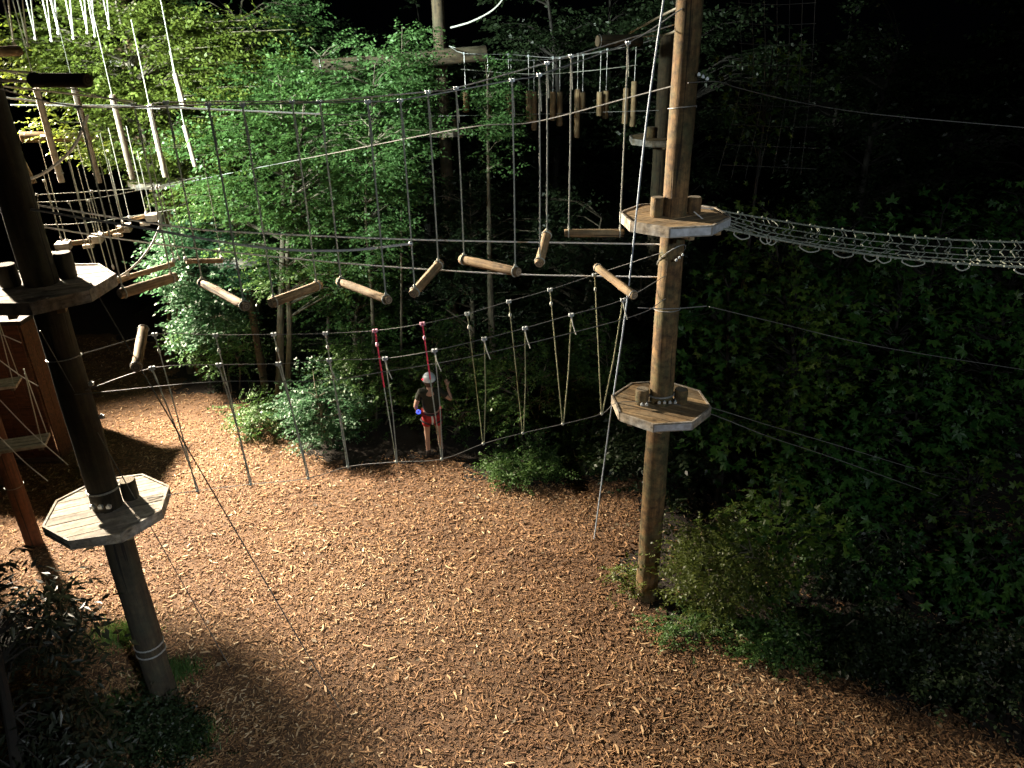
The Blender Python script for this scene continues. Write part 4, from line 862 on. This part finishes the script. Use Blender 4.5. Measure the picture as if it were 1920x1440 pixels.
# forest behind
bgt = [(-15, 27), (-10, 25), (-6, 23.5), (-2.5, 24), (1.5, 22.5), (5, 21), (8.5, 19), (11, 15.5), (12.5, 11.5), (4, 27), (9.5, 24), (-20, 30), (14, 20)]
for i, (x, y) in enumerate(bgt):
    hgt = 7 + 3 * rng.random()
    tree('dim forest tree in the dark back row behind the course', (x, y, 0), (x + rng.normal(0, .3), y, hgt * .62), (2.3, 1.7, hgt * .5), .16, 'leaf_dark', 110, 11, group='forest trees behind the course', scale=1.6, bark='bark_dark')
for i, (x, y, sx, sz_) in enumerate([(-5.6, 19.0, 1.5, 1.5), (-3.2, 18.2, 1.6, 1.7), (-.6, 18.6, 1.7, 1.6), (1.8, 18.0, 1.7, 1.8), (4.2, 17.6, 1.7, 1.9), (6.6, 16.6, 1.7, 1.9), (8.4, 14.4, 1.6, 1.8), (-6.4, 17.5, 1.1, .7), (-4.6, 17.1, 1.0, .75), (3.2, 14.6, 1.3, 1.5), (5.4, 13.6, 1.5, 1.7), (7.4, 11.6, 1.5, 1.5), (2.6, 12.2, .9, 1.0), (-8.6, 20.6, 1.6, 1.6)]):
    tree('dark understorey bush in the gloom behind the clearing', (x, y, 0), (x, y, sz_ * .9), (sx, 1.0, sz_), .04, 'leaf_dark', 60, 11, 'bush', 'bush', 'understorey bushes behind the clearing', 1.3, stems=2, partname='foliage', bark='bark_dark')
# grass tufts near the dark pole
def grass():
    n = 6500; cxy = [gp(230, 1195), gp(320, 1265), gp(345, 1390), gp(215, 1330)]; w = [.36, .30, .32, .3]
    k = rng.integers(0, 4, n); ctr = np.array([c[:2] for c in cxy])[k]; x, y = (ctr + rng.normal(0, 1, (n, 2)) * np.array(w)[k][:, None] * (.6, .38)).T
    h = rng.uniform(.03, .13, n); a = rng.uniform(0, 6.28, n); b = rng.normal(0, .04, (n, 2)); wd = .007; z = gz(x, y) + .02
    V = np.stack([np.stack([x - wd * np.cos(a), y - wd * np.sin(a), z], 1), np.stack([x + wd * np.cos(a), y + wd * np.sin(a), z], 1), np.stack([x + b[:, 0], y + b[:, 1], z + h], 1)], 1).reshape(-1, 3)
    o = bpy.data.objects.new('grass_tufts', arrmesh('grass_tufts', V, np.arange(n * 3).reshape(-1, 3), 'grass', np.repeat(rng.random(n), 3))); C.objects.link(o)
    tag(o, 'sparse green grass around the dark pole', 'grass'); o['kind'] = 'stuff'
grass()

# ------------------------------------------------------------------ climber
def skin(name, verts, edges, rad, root, material, parent, sub=2):
    me = bpy.data.meshes.new(name); me.from_pydata([tuple(map(float, v)) for v in verts], edges, []); ob = bpy.data.objects.new(name, me); C.objects.link(ob)
    sk = ob.modifiers.new('Skin', 'SKIN'); sk.use_smooth_shade = True
    for i, r in enumerate(rad):
        sv = me.skin_vertices[0].data[i]; sv.radius = (r, r) if np.isscalar(r) else r; sv.use_root = (i == root)
    ss = ob.modifiers.new('Sub', 'SUBSURF'); ss.levels = sub; ss.render_levels = sub
    dg = bpy.context.evaluated_depsgraph_get(); ev = ob.evaluated_get(dg); m2 = bpy.data.meshes.new_from_object(ev)
    ob.modifiers.clear(); ob.data = m2; m2.materials.clear(); m2.materials.append(M[material]); ob.parent = parent
    return ob
pp = gp(815, 856); person = thing('person', 'person in helmet, dark shirt and red shorts standing by the bushes, arm raised', 'person', (pp[0], pp[1], float(gz(pp[0], pp[1])) + .02))
person.rotation_euler = (0, 0, math.radians(8))
J = dict(pel=(0, 0, .98), bel=(0, .0, 1.12), chest=(0, .0, 1.32), neck=(0, .015, 1.50), head=(0.0, .03, 1.63), crown=(0, .03, 1.74),
         hl=(-.095, 0, .93), hr=(.095, 0, .93), kl=(-.115, .02, .51), kr=(.125, .025, .51), al=(-.12, -.03, .10), ar=(.15, -.02, .10), fl=(-.13, .12, .04), fr=(.17, .13, .04),
         sl=(-.19, 0, 1.44), sr=(.19, 0, 1.44), el=(-.30, -.05, 1.17), er=(.40, -.02, 1.22), wl=(-.27, .10, .99), wr=(.35, .09, 1.44), pl=(-.255, .16, .95), pr=(.335, .11, 1.52))
names = list(J); ix = {n: i for i, n in enumerate(names)}
R_ = dict(pel=(.15, .11), bel=(.135, .10), chest=(.155, .11), neck=.058, head=.085, crown=.055, hl=.09, hr=.09, kl=.057, kr=.057, al=.042, ar=.042, fl=.038, fr=.038, sl=.065, sr=.065, el=.043, er=.043, wl=.029, wr=.029, pl=.034, pr=.034)
Ed = [('pel', 'bel'), ('bel', 'chest'), ('chest', 'neck'), ('neck', 'head'), ('head', 'crown'), ('pel', 'hl'), ('pel', 'hr'), ('hl', 'kl'), ('hr', 'kr'), ('kl', 'al'), ('kr', 'ar'), ('al', 'fl'), ('ar', 'fr'), ('chest', 'sl'), ('chest', 'sr'), ('sl', 'el'), ('sr', 'er'), ('el', 'wl'), ('er', 'wr'), ('wl', 'pl'), ('wr', 'pr')]
vv = [np.array(J[n]) for n in names]; ee = [(ix[a], ix[b]) for a, b in Ed]; rr = [R_[n] for n in names]
for w, p, out in (('wl', 'pl', -1), ('wr', 'pr', 1)):     # fingers and thumb
    d = np.array(J[p]) - np.array(J[w]); d /= np.linalg.norm(d); sd = np.cross(d, (0, 1, 0)); sd /= np.linalg.norm(sd)
    for k, (o_, l_) in enumerate([(-.027, .07), (-.009, .082), (.009, .078), (.027, .06)]):
        a = len(vv); vv += [np.array(J[p]) + sd * o_ + d * (.03 + l_ * .5), np.array(J[p]) + sd * o_ + d * (.02 + l_ * .85) + np.array((0, .025, 0))]; rr += [.0095, .0075]; ee += [(ix[p], a), (a, a + 1)]
    a = len(vv); vv += [np.array(J[p]) - sd * .045 + d * .005, np.array(J[p]) - sd * .06 + d * .035]; rr += [.011, .009]; ee += [(ix[p], a), (a, a + 1)]
skin('body', vv, ee, rr, 0, 'skin', person)
def sub_skin(name, joints, edges, radii, material, root=0):
    return skin(name, joints, edges, radii, root, material, person)
mixp = lambda a, b, t: tuple(np.array(J[a]) * (1 - t) + np.array(J[b]) * t)
sub_skin('shirt', [(0, 0, .97), J['bel'], J['chest'], (0, .015, 1.46), J['sl'], J['sr'], mixp('sl', 'el', .62), mixp('sr', 'er', .62)], [(0, 1), (1, 2), (2, 3), (2, 4), (2, 5), (4, 6), (5, 7)], [(.175, .135), (.17, .13), (.185, .135), .07, .085, .085, .066, .066], 'shirt')
sub_skin('shorts', [(0, 0, 1.0), J['hl'], J['hr'], mixp('hl', 'kl', .62), mixp('hr', 'kr', .62)], [(0, 1), (0, 2), (1, 3), (2, 4)], [(.17, .13), .112, .112, .098, .098], 'shorts')
for s_, a, b in ((-1, 'al', 'fl'), (1, 'ar', 'fr')):
    sub_skin('boot', [tuple(np.array(J[a]) + (0, 0, .08)), tuple(np.array(J[a]) + (0, -.01, -.05)), tuple(np.array(J[b]) + (0, .02, .0))], [(0, 1), (1, 2)], [.055, .055, (.05, .042)], 'boot')
def pbuild(name, mb, m, parent=None): return build(name, mb, m, parent or person, (0, 0, 0))
BASE[person.name] = np.zeros(3)
hc = np.array((0, .03, 1.70)); m_ = MB(); Vh = []; Fh = []
for i in range(9):
    ph = .02 + (math.pi * .56) * i / 8
    for j in range(20):
        t = 2 * math.pi * j / 20; rr_ = .128 * (1 + (.04 if i == 8 else 0)); Vh.append(hc + (rr_ * math.sin(ph) * math.cos(t), rr_ * 1.18 * math.sin(ph) * math.sin(t), .125 * math.cos(ph)))
for i in range(8):
    for j in range(20): Fh.append((i * 20 + j, (i + 1) * 20 + j, (i + 1) * 20 + (j + 1) % 20, i * 20 + (j + 1) % 20))
m_.add(Vh, Fh); hel = pbuild('helmet', m_, 'helmet')
m_ = MB(); m_.tube([hc + (.133 * math.cos(t), .155 * math.sin(t), -.03) for t in np.linspace(0, 6.283, 25)], .008, 5, caps=False); pbuild('helmet_band', m_, 'black', hel)
m_ = MB(); m_.ball((0, .0, 1.615), .092, n=12, k=8, sc=(1, .9, .95)); pbuild('hair', m_, 'hair')
m_ = MB()
for s_ in (-1, 1): m_.ball((.092 * s_, .03, 1.63), .022, n=8, k=5, sc=(.5, 1, 1.3))
m_.ball((0, .135, 1.61), .016, n=8, k=5); pbuild('face_features', m_, 'skin')
m_ = MB(); m_.tube([(.178 * math.cos(t), .14 * math.sin(t), .99) for t in np.linspace(0, 6.283, 25)], .022, 6, caps=False)
for s_ in (-1, 1): m_.tube([(.1 * s_ + .118 * math.cos(t), .118 * math.sin(t), .80 + .05 * s_ * math.cos(t)) for t in np.linspace(0, 6.283, 21)], .016, 6, caps=False)
pbuild('harness', m_, 'black')
m_ = MB(); m_.tube([(0, -.15, .98), (0.01, -.17, .9), (0, -.15, .80)], [.02, .024, .016], 6); pbuild('leg_strap', m_, 'rope_white')
m_ = MB(); m_.tube([(-.25 + .035 * math.cos(t), -.14, 1.09 + .035 * math.sin(t)) for t in np.linspace(0, 6.283, 17)], .014, 6, caps=False); pbuild('blue_lamp', m_, 'blue_led')
m_ = MB(); m_.ball((-.125, -.06, 1.735), .018, n=8, k=6); pbuild('red_lamp', m_, 'red_led')

# ------------------------------------------------------------------ floodlights on their masts (outside the picture)
def floodlight(label, pos, heads, col):
    pos = np.array(pos, float); d0 = np.array(heads[0][0], float) - pos; d0 /= np.linalg.norm(d0)
    th = thing('floodlight', label, 'floodlight', (pos[0] - d0[0] * .7, pos[1] - d0[1] * .7, 0), 'floodlights of the course'); o = BASE[th.name]
    m_ = MB(); m_.tube([(o[0], o[1], -.1), (o[0], o[1], pos[2] + .3)], [.09, .06], 12); build('mast', m_, 'housing', th)
    for k, (aim, watts, size, blend) in enumerate(heads):
        p = pos + (0, 0, -.5 * k); d = np.array(aim, float) - p; d /= np.linalg.norm(d)
        q = Vector(d).to_track_quat('-Z', 'Y').to_matrix(); R3 = np.array(q)
        m_ = MB(); m_.box(p - d * .40, .5, .34, .14, M3=R3); hd = build('lamp_head', m_, 'housing', th, smooth=False)
        m_ = MB(); m_.box(p - d * .31, .44, .28, .012, M3=R3); build('lens', m_, 'lens', hd, smooth=False)
        ld = bpy.data.lights.new('flood_beam', 'SPOT'); ld.energy = watts; ld.color = col; ld.spot_size = math.radians(size); ld.spot_blend = blend; ld.shadow_soft_size = .38
        lo = bpy.data.objects.new('flood_beam', ld); C.objects.link(lo); lo.parent = th; lo.matrix_local = Matrix.Translation(Vector(p - o)) @ q.to_4x4()
floodlight('tall two-headed floodlight mast beyond the left trees', FLOOD_POS, FLOOD_HEADS, FLOOD_COL)
floodlight('floodlight mast outside the left edge turned on the trees', TREE_POS, [(TREE_AIM, TREE_W, 52, .9)], TREE_COL)
floodlight('floodlight mast behind the viewing platform', FILL_POS, [(FILL_AIM, FILL_W, 62, 1.0), ((-3.0, 6.7, 0.0), 6000.0, 26, .9)], FILL_COL)
